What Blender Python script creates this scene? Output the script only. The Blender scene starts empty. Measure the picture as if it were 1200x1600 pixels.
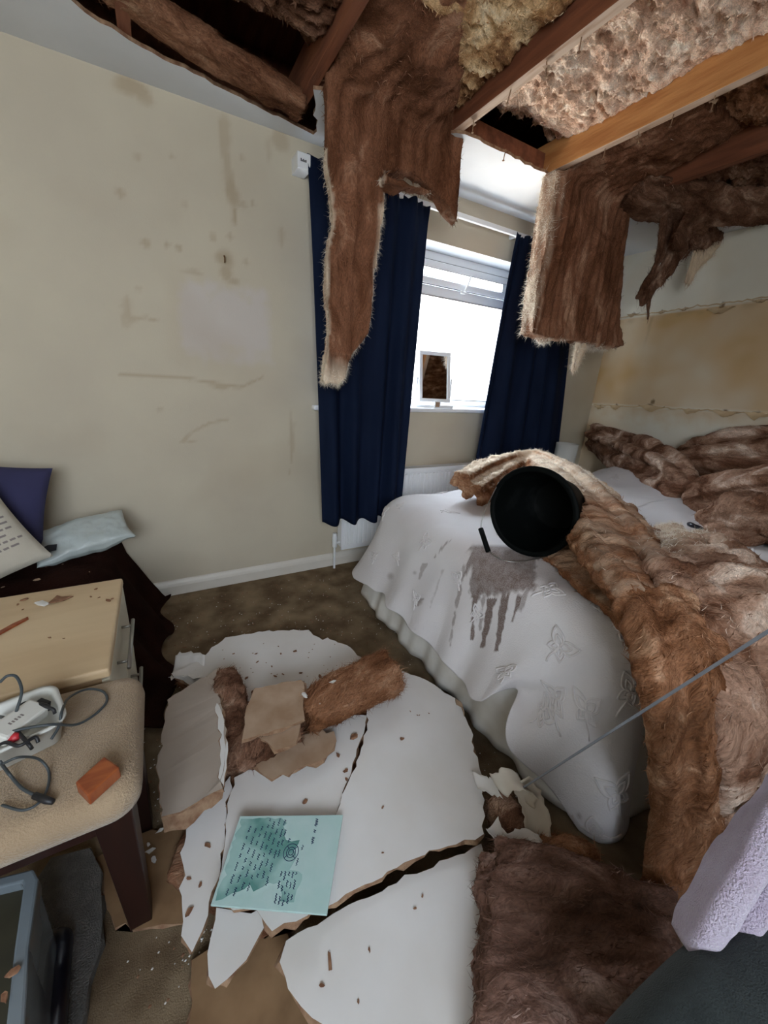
import bpy, bmesh, math, random
import numpy as np
from mathutils import Vector, Matrix

random.seed(7); rng = np.random.default_rng(7)
scene = bpy.context.scene
COL = scene.collection

# ---------------------------------------------------------------- camera
CAMH = 1.25; WY = 2.30; RX = 3.50; CEIL = 2.336; LX = -1.75; BY = -1.30
F = 605.0
RM = np.array([[0.87135786, 0.10902175, -0.47838241],
               [-0.48717677, 0.30801883, -0.81717999],
               [0.05826039, 0.94511304, 0.32150749]])
cd = bpy.data.cameras.new('camera'); cam = bpy.data.objects.new('camera', cd); COL.objects.link(cam)
m4 = Matrix([[*RM[0], 0], [*RM[1], 0], [*RM[2], CAMH], [0, 0, 0, 1]])
cam.matrix_world = m4
cd.sensor_fit = 'HORIZONTAL'; cd.sensor_width = 36.0; cd.lens = F/1200*36.0; cd.clip_start = 0.02
scene.camera = cam

# ---------------------------------------------------------------- world, lamps, exposure
w = bpy.data.worlds.new('overcast_sky'); scene.world = w; w.use_nodes = True
nt = w.node_tree; nt.nodes.clear()
wo = nt.nodes.new('ShaderNodeOutputWorld'); bg = nt.nodes.new('ShaderNodeBackground')
tc = nt.nodes.new('ShaderNodeTexCoord'); sx = nt.nodes.new('ShaderNodeSeparateXYZ'); cr = nt.nodes.new('ShaderNodeValToRGB')
mp = nt.nodes.new('ShaderNodeMapRange'); mp.inputs[1].default_value = -1; mp.inputs[2].default_value = 1
nt.links.new(tc.outputs['Generated'], sx.inputs[0]); nt.links.new(sx.outputs[2], mp.inputs[0]); nt.links.new(mp.outputs[0], cr.inputs[0])
cr.color_ramp.elements[0].position = 0.0; cr.color_ramp.elements[0].color = (0.55, 0.50, 0.42, 1)
cr.color_ramp.elements[1].position = 1.0; cr.color_ramp.elements[1].color = (0.62, 0.78, 1.0, 1)
e = cr.color_ramp.elements.new(0.5); e.color = (0.93, 0.97, 1.0, 1)
nt.links.new(cr.outputs[0], bg.inputs[0]); bg.inputs[1].default_value = 6.0
nt.links.new(bg.outputs[0], wo.inputs[0])

def area(name, loc, rot, sx_, sy_, energy, color):
    l = bpy.data.lights.new(name, 'AREA'); l.shape = 'RECTANGLE'; l.size = sx_; l.size_y = sy_
    l.energy = energy; l.color = color
    o = bpy.data.objects.new(name, l); COL.objects.link(o); o.location = loc; o.rotation_euler = rot
    return o
# sky light and ground bounce coming in through the window
area('window_daylight', (1.9, 3.7, 3.1), (math.radians(-52), 0, 0), 3.2, 2.2, 490, (0.78, 0.89, 1.0))
area('garden_bounce', (1.8, 3.9, 0.1), (math.radians(-125), 0, 0), 3.4, 1.6, 135, (1.0, 0.94, 0.84))
# added fill light at an invented opening in the unseen rear wall
area('rear_fill_light', (-.5, BY+0.06, 1.55), (math.radians(90), 0, math.radians(0)), 1.4, 1.0, 21, (0.80, 0.90, 1.0))

vs = scene.view_settings; vs.view_transform = 'Standard'; vs.look = 'None'; vs.exposure = 0.33; vs.gamma = 1.0
vs.use_curve_mapping = False

# ---------------------------------------------------------------- helpers
def ray(px, py):
    v = RM @ np.array([px-600.0, -(py-800.0), -F]); return v/np.linalg.norm(v)
def Pz(px, py, z): r = ray(px, py); q = r*((z-CAMH)/r[2]); q[2] += CAMH; return q
def Py(px, py, y=WY): r = ray(px, py); q = r*(y/r[1]); q[2] += CAMH; return q
def Px(px, py, x=RX): r = ray(px, py); q = r*(x/r[0]); q[2] += CAMH; return q

_perm = rng.permutation(256); _perm = np.concatenate([_perm]*3)
_grad = rng.normal(size=(256, 3)); _grad /= np.linalg.norm(_grad, axis=1)[:, None]
def perlin(p):
    p = np.asarray(p, float); i = np.floor(p).astype(int); f = p-i; i &= 255
    u = f*f*f*(f*(f*6-15)+10); out = np.zeros(len(p))
    for dx in (0, 1):
        wx = u[:, 0] if dx else 1-u[:, 0]
        a = _perm[(i[:, 0]+dx) & 255]
        for dy in (0, 1):
            wy = u[:, 1] if dy else 1-u[:, 1]
            b = _perm[a+((i[:, 1]+dy) & 255)]
            for dz in (0, 1):
                wz = u[:, 2] if dz else 1-u[:, 2]
                h = _perm[b+((i[:, 2]+dz) & 255)]
                g = _grad[h]
                out += wx*wy*wz*(g[:, 0]*(f[:, 0]-dx)+g[:, 1]*(f[:, 1]-dy)+g[:, 2]*(f[:, 2]-dz))
    return out*1.6
def fbm(p, o=4, g=.5):
    a = 1; s = 0; t = 0; p = np.asarray(p, float)
    for k in range(o): s = s+a*perlin(p+13.7*k); t += a; a *= g; p = p*2.03
    return s/t
def puff(p, o=4, g=.55):
    a = 1; s = 0; t = 0; p = np.asarray(p, float)
    for k in range(o): s = s+a*np.abs(perlin(p+7.3*k)); t += a; a *= g; p = p*2.07
    return s/t

def tag(o, label=None, cat=None, group=None, kind=None):
    if label: o['label'] = label
    if cat: o['category'] = cat
    if group: o['group'] = group
    if kind: o['kind'] = kind
    return o
def mesh_obj(name, verts, faces, m, parent=None, smooth=False):
    me = bpy.data.meshes.new(name); me.from_pydata([tuple(v) for v in verts], [], [tuple(f) for f in faces]); me.update()
    o = bpy.data.objects.new(name, me); COL.objects.link(o)
    for mm in (m if isinstance(m, (list, tuple)) else [m]):
        me.materials.append(mm)
    if smooth: me.polygons.foreach_set('use_smooth', [True]*len(me.polygons))
    if parent: o.parent = parent
    return o
def empty(name, label, cat, group=None, loc=(0, 0, 0)):
    o = bpy.data.objects.new(name, None); COL.objects.link(o); o.location = loc; o.empty_display_size = .1
    return tag(o, label, cat, group)
class MB:
    def __init__(s): s.v = []; s.f = []
    def add(s, v, f):
        n = len(s.v); s.v += [tuple(x) for x in v]; s.f += [tuple(i+n for i in q) for q in f]; return s
    def box(s, x0, x1, y0, y1, z0, z1):
        return s.add([(x0, y0, z0), (x1, y0, z0), (x1, y1, z0), (x0, y1, z0), (x0, y0, z1), (x1, y0, z1), (x1, y1, z1), (x0, y1, z1)],
                     [(0, 3, 2, 1), (4, 5, 6, 7), (0, 1, 5, 4), (1, 2, 6, 5), (2, 3, 7, 6), (3, 0, 4, 7)])
    def build(s, name, m, parent=None, smooth=False, bevel=0, seg=2):
        o = mesh_obj(name, s.v, s.f, m, parent, smooth)
        if bevel:
            b = o.modifiers.new('bevel', 'BEVEL'); b.width = bevel; b.segments = seg; b.limit_method = 'ANGLE'
        return o
def tube_geo(pts, r, n=6, cap=True):
    pts = np.array([np.array(p, float) for p in pts]); m = len(pts)
    rr = np.broadcast_to(np.asarray(r, float), (m,))
    T = np.gradient(pts, axis=0); T /= (np.linalg.norm(T, axis=1)[:, None]+1e-9)
    up = np.array([0, 0, 1.0]);
    if abs(T[0] @ up) > .9: up = np.array([1.0, 0, 0])
    N = np.cross(T[0], up); N /= np.linalg.norm(N); V = []; Fc = []
    for i in range(m):
        N = N-T[i]*(N @ T[i]); N /= (np.linalg.norm(N)+1e-9); B = np.cross(T[i], N)
        for k in range(n):
            a = 2*math.pi*k/n; V.append(pts[i]+rr[i]*(math.cos(a)*N+math.sin(a)*B))
    for i in range(m-1):
        for k in range(n):
            k2 = (k+1) % n; Fc.append((i*n+k, i*n+k2, (i+1)*n+k2, (i+1)*n+k))
    if cap: Fc.append(tuple(range(n))[::-1]); Fc.append(tuple((m-1)*n+k for k in range(n)))
    return V, Fc
def smooth_path(pts, k=8):
    pts = [np.array(p, float) for p in pts]; P = [2*pts[0]-pts[1]]+pts+[2*pts[-1]-pts[-2]]; out = []
    for i in range(1, len(P)-2):
        for j in range(k):
            t = j/k
            out.append(.5*((2*P[i])+(-P[i-1]+P[i+1])*t+(2*P[i-1]-5*P[i]+4*P[i+1]-P[i+2])*t*t+(-P[i-1]+3*P[i]-3*P[i+1]+P[i+2])*t**3))
    out.append(pts[-1]); return out
def grid_geo(nu, nv):
    return [(i*nv+j, (i+1)*nv+j, (i+1)*nv+j+1, i*nv+j+1) for i in range(nu-1) for j in range(nv-1)]

# ---------------------------------------------------------------- materials
def newmat(name):
    m = bpy.data.materials.new(name); m.use_nodes = True; nt = m.node_tree; b = nt.nodes['Principled BSDF']; return m, nt, b
def rgba(c): return (c[0], c[1], c[2], 1)
def mat(name, c, rough=.6, c2=None, scale=6, detail=5, bump=0, bscale=60, metallic=0, stretch=(1, 1, 1), lo=.35, hi=.65, coords='Object', spec=.5, sheen=0):
    m, nt, b = newmat(name); L = nt.links
    b.inputs['Base Color'].default_value = rgba(c); b.inputs['Roughness'].default_value = rough; b.inputs['Metallic'].default_value = metallic
    b.inputs['Specular IOR Level'].default_value = spec
    if sheen: b.inputs['Sheen Weight'].default_value = sheen
    t = nt.nodes.new('ShaderNodeTexCoord'); mpn = nt.nodes.new('ShaderNodeMapping'); mpn.inputs['Scale'].default_value = stretch
    L.new(t.outputs[coords], mpn.inputs[0])
    if c2 is not None:
        n = nt.nodes.new('ShaderNodeTexNoise'); n.inputs['Scale'].default_value = scale; n.inputs['Detail'].default_value = detail
        r = nt.nodes.new('ShaderNodeValToRGB'); r.color_ramp.elements[0].position = lo; r.color_ramp.elements[1].position = hi
        r.color_ramp.elements[0].color = rgba(c); r.color_ramp.elements[1].color = rgba(c2)
        L.new(mpn.outputs[0], n.inputs['Vector']); L.new(n.outputs['Fac'], r.inputs[0]); L.new(r.outputs[0], b.inputs['Base Color'])
    if bump:
        n2 = nt.nodes.new('ShaderNodeTexNoise'); n2.inputs['Scale'].default_value = bscale; n2.inputs['Detail'].default_value = 4
        bp = nt.nodes.new('ShaderNodeBump'); bp.inputs['Strength'].default_value = bump; bp.inputs['Distance'].default_value = .01
        L.new(mpn.outputs[0], n2.inputs['Vector']); L.new(n2.outputs['Fac'], bp.inputs['Height']); L.new(bp.outputs[0], b.inputs['Normal'])
    return m
def attr_mix(m, attr, col, after_socket='Base Color'):
    """mix a stain colour over the base colour following a mesh attribute"""
    nt = m.node_tree; b = nt.nodes['Principled BSDF']; L = nt.links
    a = nt.nodes.new('ShaderNodeAttribute'); a.attribute_name = attr
    mx = nt.nodes.new('ShaderNodeMix'); mx.data_type = 'RGBA'
    s = b.inputs[after_socket]
    if s.links: L.new(s.links[0].from_socket, mx.inputs[6])
    else: mx.inputs[6].default_value = s.default_value
    mx.inputs[7].default_value = rgba(col)
    L.new(a.outputs['Fac'], mx.inputs[0]); L.new(mx.outputs[2], s); return m
def wool_mat(name, cols, scale=9, bump=.9):
    m, nt, b = newmat(name); L = nt.links
    b.inputs['Roughness'].default_value = .95; b.inputs['Specular IOR Level'].default_value = .1
    t = nt.nodes.new('ShaderNodeTexCoord'); mpn = nt.nodes.new('ShaderNodeMapping'); mpn.inputs['Scale'].default_value = (1, 1, 1)
    wc = nt.nodes.new('ShaderNodeAttribute'); wc.attribute_name = 'grain'; L.new(wc.outputs['Vector'], mpn.inputs[0])
    n = nt.nodes.new('ShaderNodeTexNoise'); n.inputs['Scale'].default_value = scale; n.inputs['Detail'].default_value = 9
    n.inputs['Roughness'].default_value = .62; n.inputs['Distortion'].default_value = .6
    r = nt.nodes.new('ShaderNodeValToRGB'); el = r.color_ramp.elements
    el[0].position = .30; el[0].color = rgba(cols[0]); el[1].position = .68; el[1].color = rgba(cols[-1])
    for k, cc in enumerate(cols[1:-1]):
        e = el.new(.30+.38*(k+1)/(len(cols)-1)); e.color = rgba(cc)
    L.new(mpn.outputs[0], n.inputs['Vector']); L.new(n.outputs['Fac'], r.inputs[0])
    nf_ = nt.nodes.new('ShaderNodeTexNoise'); nf_.inputs['Scale'].default_value = 85; nf_.inputs['Detail'].default_value = 5; nf_.inputs['Distortion'].default_value = 2.5; nf_.inputs['Roughness'].default_value = .7
    L.new(mpn.outputs[0], nf_.inputs['Vector']); mr_ = nt.nodes.new('ShaderNodeMapRange'); mr_.inputs[1].default_value = .25; mr_.inputs[2].default_value = .75; mr_.inputs[3].default_value = .45; mr_.inputs[4].default_value = 1.6
    L.new(nf_.outputs['Fac'], mr_.inputs[0]); mu = nt.nodes.new('ShaderNodeVectorMath'); mu.operation = 'SCALE'; L.new(r.outputs[0], mu.inputs[0]); L.new(mr_.outputs[0], mu.inputs['Scale'])
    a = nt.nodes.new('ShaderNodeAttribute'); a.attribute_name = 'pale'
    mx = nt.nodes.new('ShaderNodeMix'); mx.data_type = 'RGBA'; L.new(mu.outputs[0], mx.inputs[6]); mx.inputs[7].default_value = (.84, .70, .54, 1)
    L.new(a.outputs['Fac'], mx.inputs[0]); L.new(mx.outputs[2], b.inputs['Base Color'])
    n2 = nt.nodes.new('ShaderNodeTexNoise'); n2.inputs['Scale'].default_value = 75; n2.inputs['Detail'].default_value = 6; n2.inputs['Distortion'].default_value = 1.5
    bp = nt.nodes.new('ShaderNodeBump'); bp.inputs['Strength'].default_value = bump; bp.inputs['Distance'].default_value = .006
    L.new(mpn.outputs[0], n2.inputs['Vector']); L.new(n2.outputs['Fac'], bp.inputs['Height']); L.new(bp.outputs[0], b.inputs['Normal'])
    return m
def fibre_mat(name, c):
    m, nt, b = newmat(name); b.inputs['Base Color'].default_value = rgba(c); b.inputs['Roughness'].default_value = .8
    tr = nt.nodes.new('ShaderNodeBsdfTranslucent'); tr.inputs[0].default_value = rgba(c); mx = nt.nodes.new('ShaderNodeMixShader'); mx.inputs[0].default_value = .45
    nt.links.new(b.outputs[0], mx.inputs[1]); nt.links.new(tr.outputs[0], mx.inputs[2]); nt.links.new(mx.outputs[0], nt.nodes['Material Output'].inputs[0]); return m

M = {}
M['wall'] = attr_mix(attr_mix(mat('cream_wall_paint', (.60, .54, .42), .85, (.55, .49, .385), scale=2.5, bump=.06, bscale=140), 'pale', (.61, .56, .53)), 'stain', (.36, .26, .15))
M['wallr'] = attr_mix(attr_mix(mat('white_wall_paper', (.86, .83, .72), .85, (.80, .76, .65), scale=2.0, bump=.06, bscale=120), 'tan', (.66, .44, .21)), 'stain', (.22, .13, .06))
M['ceil'] = mat('white_ceiling_paint', (.76, .78, .80), .8, (.70, .72, .74), scale=3, bump=.05, bscale=150)
M['carpet'] = mat('brown_carpet', (.125, .085, .050), .98, (.27, .20, .125), scale=7, detail=9, bump=.45, bscale=320, spec=.05)
M['skirt'] = mat('white_gloss_trim', (.74, .70, .63), .4, (.66, .62, .55), scale=5)
M['upvc'] = mat('white_upvc', (.86, .88, .90), .3)
M['gasket'] = mat('black_gasket', (.03, .03, .03), .5)
M['joist'] = mat('lit_orange_timber', (.42, .17, .05), .75, (.60, .29, .10), scale=5, stretch=(6, .7, 6), bump=.3, bscale=20)  # window light on one joist's side, painted as a brighter timber
M['joistred'] = mat('shaded_red_timber', (.16, .05, .022), .75, (.26, .09, .04), scale=5, stretch=(6, .7, 6), bump=.3, bscale=20)  # shade on the other joists' sides painted in; also for dark boards above
M['joistface'] = mat('pale_lit_timber', (.66, .50, .38), .8, (.45, .26, .15), scale=8, stretch=(6, .6, 6), lo=.45, hi=.75)  # brightly lit undersides of two joists, painted into the colour
M['gyp'] = mat('torn_gypsum_edge', (.20, .10, .055), .95, (.36, .23, .14), scale=40, bump=.6, bscale=90)
M['paperwhite'] = attr_mix(mat('white_board_face', (.74, .72, .70), .75, (.64, .60, .55), scale=3.5, lo=.4, hi=.8), 'stain', (.27, .17, .09))
M['papergrey'] = mat('grey_board_face', (.46, .39, .33), .8, (.40, .33, .27), scale=3.5)
M['papertan'] = mat('tan_board_paper', (.46, .33, .23), .85, (.32, .20, .12), scale=9)
M['cardbrown'] = mat('brown_liner_paper', (.30, .18, .09), .85, (.18, .10, .045), scale=8)
M['tanlip'] = mat('tan_paper_lip', (.74, .58, .36), .85, (.60, .44, .26), scale=8)
M['tornpaper'] = mat('torn_ceiling_paper', (.62, .58, .50), .8, (.50, .42, .33), scale=8)
M['w_cream'] = wool_mat('cream_glass_wool', [(.12, .05, .022), (.40, .22, .10), (.68, .48, .27), (.86, .72, .50)])
M['w_pink'] = wool_mat('lit_pinkish_glass_wool', [(.28, .12, .07), (.66, .44, .32), (.86, .67, .53), (.95, .85, .74)])  # extra paleness stands in for window light on this bay
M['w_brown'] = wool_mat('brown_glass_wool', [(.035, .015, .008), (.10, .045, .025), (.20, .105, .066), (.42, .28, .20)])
M['w_orange'] = wool_mat('orange_brown_glass_wool', [(.07, .025, .010), (.17, .070, .030), (.31, .150, .080), (.60, .38, .24)])
M['w_pinkbrown'] = wool_mat('pinkish_brown_glass_wool', [(.045, .018, .009), (.16, .075, .043), (.38, .235, .165), (.78, .64, .53)], scale=7)
M['w_fore'] = wool_mat('foreground_glass_wool', [(.040, .017, .010), (.105, .048, .032), (.21, .115, .088), (.46, .32, .275)], scale=9)
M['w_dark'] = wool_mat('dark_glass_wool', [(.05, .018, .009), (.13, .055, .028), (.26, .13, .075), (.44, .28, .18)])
M['w_hang'] = wool_mat('hanging_glass_wool', [(.065, .024, .011), (.14, .058, .029), (.24, .11, .062), (.46, .27, .175)], scale=6)
M['f_cream'] = fibre_mat('cream_fibres', (.82, .68, .50)); M['f_brown'] = fibre_mat('brown_fibres', (.40, .22, .12)); M['f_white'] = fibre_mat('white_fibres', (.90, .84, .74))
M['f_pink'] = fibre_mat('pinkish_fibres', (.70, .50, .38)); M['f_orange'] = fibre_mat('orange_fibres', (.50, .26, .12))
M['navy'] = mat('navy_curtain_cloth', (.005, .010, .028), .75, (.008, .015, .040), scale=4, stretch=(3, 3, .5), spec=.08, bump=.1, bscale=400)
M['spread'] = attr_mix(attr_mix(mat('white_bedspread', (.78, .76, .77), .9, (.70, .67, .68), scale=3, bump=.25, bscale=220, sheen=.2), 'tan', (.55, .42, .36)), 'stain', (.15, .098, .080))
M['valance'] = mat('white_valance_cloth', (.76, .74, .70), .9, (.52, .48, .42), scale=4)
M['embroid'] = mat('white_embroidery_thread', (.74, .71, .71), .7)
M['blackplastic'] = mat('black_bucket_plastic', (.003, .004, .004), .6, (.010, .011, .011), scale=14, lo=.55, hi=.8, spec=.06)
M['steel'] = mat('brushed_steel', (.40, .40, .38), .35, metallic=1)
M['greymetal'] = mat('grey_painted_metal', (.15, .16, .18), .45, (.19, .20, .22), scale=20)
M['beech'] = mat('pale_maple_laminate', (.66, .50, .31), .45, (.58, .42, .25), scale=3, stretch=(.6, 4, 1))
M['beechside'] = mat('maple_laminate_side', (.46, .31, .18), .5, (.40, .27, .15), scale=3, stretch=(.6, 4, 1))
M['creamfront'] = mat('cream_drawer_front', (.66, .62, .50), .4)
M['seat'] = mat('beige_velour', (.40, .29, .18), .95, (.31, .22, .135), scale=6, bump=.5, bscale=260, sheen=.3)
M['darkwood'] = mat('dark_mahogany', (.014, .004, .003), .45, (.024, .006, .004), scale=6, stretch=(5, 5, .6))
M['redblock'] = mat('varnished_red_wood', (.22, .045, .014), .4, (.36, .10, .03), scale=14, stretch=(1, 5, 1))
M['throw'] = mat('dark_brown_throw', (.016, .006, .004), 1.0, (.026, .010, .007), scale=8, bump=.6, bscale=120, spec=.05)
M['cushwhite'] = mat('off_white_cushion', (.56, .53, .45), .9, (.50, .46, .38), scale=4, bump=.2, bscale=300)
M['cushblue'] = mat('navy_cushion', (.035, .035, .10), .9, (.028, .028, .08), scale=4)
M['plasticbag'] = mat('white_polythene', (.50, .56, .56), .35, (.42, .47, .46), scale=6, bump=.5, bscale=22)
M['cable'] = mat('grey_cable', (.05, .06, .065), .5)
M['darkcable'] = mat('black_cable', (.014, .014, .016), .5)
M['red'] = mat('red_plug', (.45, .02, .03), .45)
M['adaptor'] = mat('white_adaptor', (.66, .65, .60), .4)
M['tray'] = mat('milky_plastic', (.58, .58, .54), .35)
M['boxplastic'] = mat('clear_bluish_plastic', (.17, .20, .22), .10, (.12, .145, .165), scale=6)
M['boxdark'] = mat('dim_box_contents', (.022, .020, .012), .6, (.04, .036, .02), scale=9)
M['greymat'] = mat('grey_felt_mat', (.13, .125, .115), .98, (.19, .18, .165), scale=30, bump=.8, bscale=260)
M['darkblue'] = mat('black_blue_plastic', (.006, .007, .016), .3)
M['lilac'] = mat('lilac_towel', (.62, .50, .66), .98, (.70, .60, .76), scale=30, bump=1.0, bscale=380, sheen=.5)
M['darkcloth'] = mat('dark_charcoal_cloth', (.018, .026, .026), .95, (.026, .036, .036), scale=50, bump=.5, bscale=500, sheen=.1)
M['ink'] = mat('dark_blue_ink', (.02, .045, .12), .6)
M['pinkprint'] = mat('pink_flower_print', (.55, .12, .16), .8)
M['greyprint'] = mat('grey_verse_print', (.22, .19, .18), .9)
M['chip'] = mat('brown_debris', (.17, .075, .038), .95, (.30, .16, .09), scale=60)
M['chipw'] = mat('white_debris', (.72, .70, .67), .8)
M['lampshade'] = mat('white_lamp_shade', (.66, .68, .66), .7)
M['bronze'] = mat('aged_brass', (.16, .08, .03), .4, metallic=.7)
m, nt_, b_ = newmat('window_glass'); nt_.nodes.remove(b_)
tr = nt_.nodes.new('ShaderNodeBsdfTransparent'); gl = nt_.nodes.new('ShaderNodeBsdfGlossy'); gl.inputs['Roughness'].default_value = .02
mx = nt_.nodes.new('ShaderNodeMixShader'); mx.inputs[0].default_value = .05; nt_.links.new(tr.outputs[0], mx.inputs[1]); nt_.links.new(gl.outputs[0], mx.inputs[2]); nt_.links.new(mx.outputs[0], nt_.nodes['Material Output'].inputs[0]); M['glass'] = m
m, nt_, b_ = newmat('mirror_silver'); b_.inputs['Metallic'].default_value = 1; b_.inputs['Roughness'].default_value = .03; b_.inputs['Base Color'].default_value = (.8, .8, .8, 1); M['mirror'] = m
# teal glass plaque: paler margin, marbled darker field
M['teal'] = mat('teal_marbled_glass', (.13, .31, .28), .18, (.36, .56, .53), scale=9, detail=3, lo=.42, hi=.6, stretch=(1, 1, 1))
M['tealpale'] = mat('pale_teal_margin', (.44, .63, .60), .2, (.50, .66, .64), scale=14)

def speckle(m, scale=260):
    nt = m.node_tree; L = nt.links; mixes = [n for n in nt.nodes if n.bl_idname == 'ShaderNodeMix']; mxn = mixes[-1]; src = mxn.inputs[0].links[0].from_socket
    n = nt.nodes.new('ShaderNodeTexNoise'); n.inputs['Scale'].default_value = scale; n.inputs['Detail'].default_value = 3; mr = nt.nodes.new('ShaderNodeMapRange'); mr.inputs[1].default_value = .35; mr.inputs[2].default_value = .6; mr.inputs[3].default_value = .78; mr.inputs[4].default_value = 1.05
    mm = nt.nodes.new('ShaderNodeMath'); mm.operation = 'MULTIPLY'; t = nt.nodes.new('ShaderNodeTexCoord'); L.new(t.outputs['Object'], n.inputs['Vector']); L.new(n.outputs['Fac'], mr.inputs[0]); L.new(mr.outputs[0], mm.inputs[0]); L.new(src, mm.inputs[1]); L.new(mm.outputs[0], mxn.inputs[0])
speckle(M['spread'])
# ================================================================= ROOM
def set_attr(o, name, vals):
    a = o.data.attributes.new(name, 'FLOAT', 'POINT'); a.data.foreach_set('value', np.asarray(vals, np.float32))
# window opening in the back wall
WX0, WX1, WZ0, WZ1 = .88, 2.74, 1.085, 2.075
def wall_grid(name, n0, a0, a1, z0, z1, fn, m, holes=(), step=.014):
    A = sorted(set([round(v, 4) for v in np.arange(a0, a1, step)]+[a1]+[h for hh in holes for h in hh[:2]]))
    Z = sorted(set([round(v, 4) for v in np.arange(z0, z1, step)]+[z1]+[h for hh in holes for h in hh[2:]]))
    nz = len(Z); AA, ZZ = np.meshgrid(A, Z, indexing='ij'); V = fn(AA.ravel(), ZZ.ravel())
    fs = []
    for i in range(len(A)-1):
        for j in range(nz-1):
            ca = (A[i]+A[i+1])/2; cz = (Z[j]+Z[j+1])/2
            if any(h[0] < ca < h[1] and h[2] < cz < h[3] for h in holes): continue
            fs.append((i*nz+j, (i+1)*nz+j, (i+1)*nz+j+1, i*nz+j+1))
    o = mesh_obj(name, V, fs, m); return o, AA.ravel(), ZZ.ravel()
wb, A, Z = wall_grid('wall_back', 0, LX, RX, 0.0, CEIL, lambda a, z: np.stack([a, np.full_like(a, WY), z], 1), M['wall'], [(WX0, WX1, WZ0, WZ1)])
tag(wb, kind='structure')
wn = np.stack([A*4, Z*4, A*0], 1); wob = fbm(wn*3, 4)
def ell(px, py, rx, rz, s=.6, A=A, Z=Z, wob=wob, P=Py, ax=0, soft=.5):
    c = P(px, py); d = np.sqrt(((A-c[ax])/rx)**2+((Z-c[2])/rz)**2)+wob*.7
    return s*np.clip((1-d)/soft, 0, 1)
st = np.zeros_like(A)
for (px, py, rx, rz, s) in [(205, 135, .09, .035, .42), (225, 150, .04, .04, .35), (352, 215, .03, .10, .30), (355, 260, .022, .14, .28), (362, 300, .035, .09, .42),
        (366, 335, .016, .05, .50), (350, 405, .05, .045, .42), (352, 425, .03, .05, .40), (365, 440, .03, .02, .35), (228, 380, .022, .022, .38),
        (260, 382, .016, .016, .4), (280, 387, .018, .018, .4), (188, 302, .018, .024, .38), (215, 245, .018, .018, .26), (268, 245, .014, .014, .3),
        (378, 247, .016, .02, .28), (333, 372, .02, .03, .28), (360, 370, .018, .022, .34), (385, 410, .02, .02, .3), (290, 320, .02, .02, .2),
        (200, 485, .018, .07, .30), (195, 500, .02, .05, .22), (240, 500, .04, .014, .36), (345, 605, .05, .02, .35), (455, 690, .014, .20, .34),
        (300, 690, .03, .012, .3), (250, 640, .02, .012, .22), (440, 220, .05, .06, .30), (440, 370, .02, .05, .28), (300, 425, .06, .014, .26),
        (216, 452, .015, .015, .25), (380, 320, .02, .02, .26), (420, 240, .02, .05, .2), (395, 318, .014, .018, .3)]:
    st = np.maximum(st, ell(px, py, rx, rz, s))
def streak(pts, wd, s):
    global st
    Q = [Py(*p) for p in pts]
    for a, b in zip(Q[:-1], Q[1:]):
        d = b-a; L2 = d[0]**2+d[2]**2; t = np.clip(((A-a[0])*d[0]+(Z-a[2])*d[2])/L2, 0, 1)
        dist = np.hypot(A-a[0]-t*d[0], Z-a[2]-t*d[2])+wob*.012
        st = np.maximum(st, s*np.clip(1.5-dist/wd, 0, 1))
streak([(190, 585), (240, 588), (290, 590), (340, 600), (375, 605), (410, 590)], .008, .38)
streak([(285, 690), (300, 675), (330, 660), (355, 655)], .006, .3)
streak([(192, 480), (200, 500), (230, 495)], .008, .28)
streak([(345, 190), (350, 240), (362, 290), (366, 345)], .012, .3)
streak([(460, 660), (458, 700), (452, 740)], .008, .28)
st = np.maximum(st, .18*np.clip(fbm(wn*.5+5, 3)*2-.2, 0, 1))
set_attr(wb, 'stain', np.clip(st*1.3, 0, 1))
c0 = Py(258, 425); c1 = Py(428, 575)
pale = .75*np.clip((A-c0[0]+wob*.08)/.06, 0, 1)*np.clip((c1[0]-A+wob*.05)/.05, 0, 1)*np.clip((c0[2]-Z+wob*.1)/.06, 0, 1)*np.clip((Z-c1[2]+wob*.1)/.08, 0, 1)
set_attr(wb, 'pale', pale)

wr, A2, Z2 = wall_grid('wall_right', 1, BY, WY, 0.0, CEIL, lambda a, z: np.stack([np.full_like(a, RX), a, z], 1), M['wallr'], (), .010)
tag(wr, kind='structure')
wn2 = np.stack([A2*3, Z2*3, A2*0+4], 1); wb2 = fbm(wn2*3, 4); big = fbm(wn2*.8, 3)
zu = np.interp(A2, [1.26, 2.18], [1.90, 1.87]); zl = np.interp(A2, [1.0, 2.27], [1.19, 1.15])
tan = np.clip((zu-.01-Z2)/.012, 0, 1)*np.clip((Z2-zl)/.02, 0, 1)*(.74+.7*big+.12*np.clip((Z2-1.5)/.3, 0, 1))
drip = np.clip((zl-Z2)/.01, 0, 1)*np.clip(1-(zl-Z2+wb2*.12)/.16, 0, 1)*.55
corner = np.clip((A2-1.75)/.5, 0, 1)*np.clip((1.2-Z2)/.2, 0, 1)*.55
low = np.clip(big*1.5-.1, 0, 1)*.3
set_attr(wr, 'tan', np.clip(np.maximum(np.maximum(tan, drip), np.maximum(low, corner)), 0, 1))
s2 = .4*np.clip(1-np.abs(Z2-zu+.03+wb2*.02)/.03, 0, 1)*np.clip(fbm(wn2*2, 3)*2+.3, 0, 1)
s2 = np.maximum(s2, .55*np.clip(1-np.abs(Z2-zl+wb2*.01)/.008, 0, 1)*np.clip(fbm(wn2*4+9, 3)*3+.3, 0, 1))
cc = Px(1017, 500); s2 = np.maximum(s2, .4*np.clip(1-np.abs(A2-cc[1]+wb2*.02)/.018, 0, 1)*np.clip((1.87-Z2)/.03, 0, 1)*np.clip(1-(1.87-Z2)/.28, 0, 1))
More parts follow.
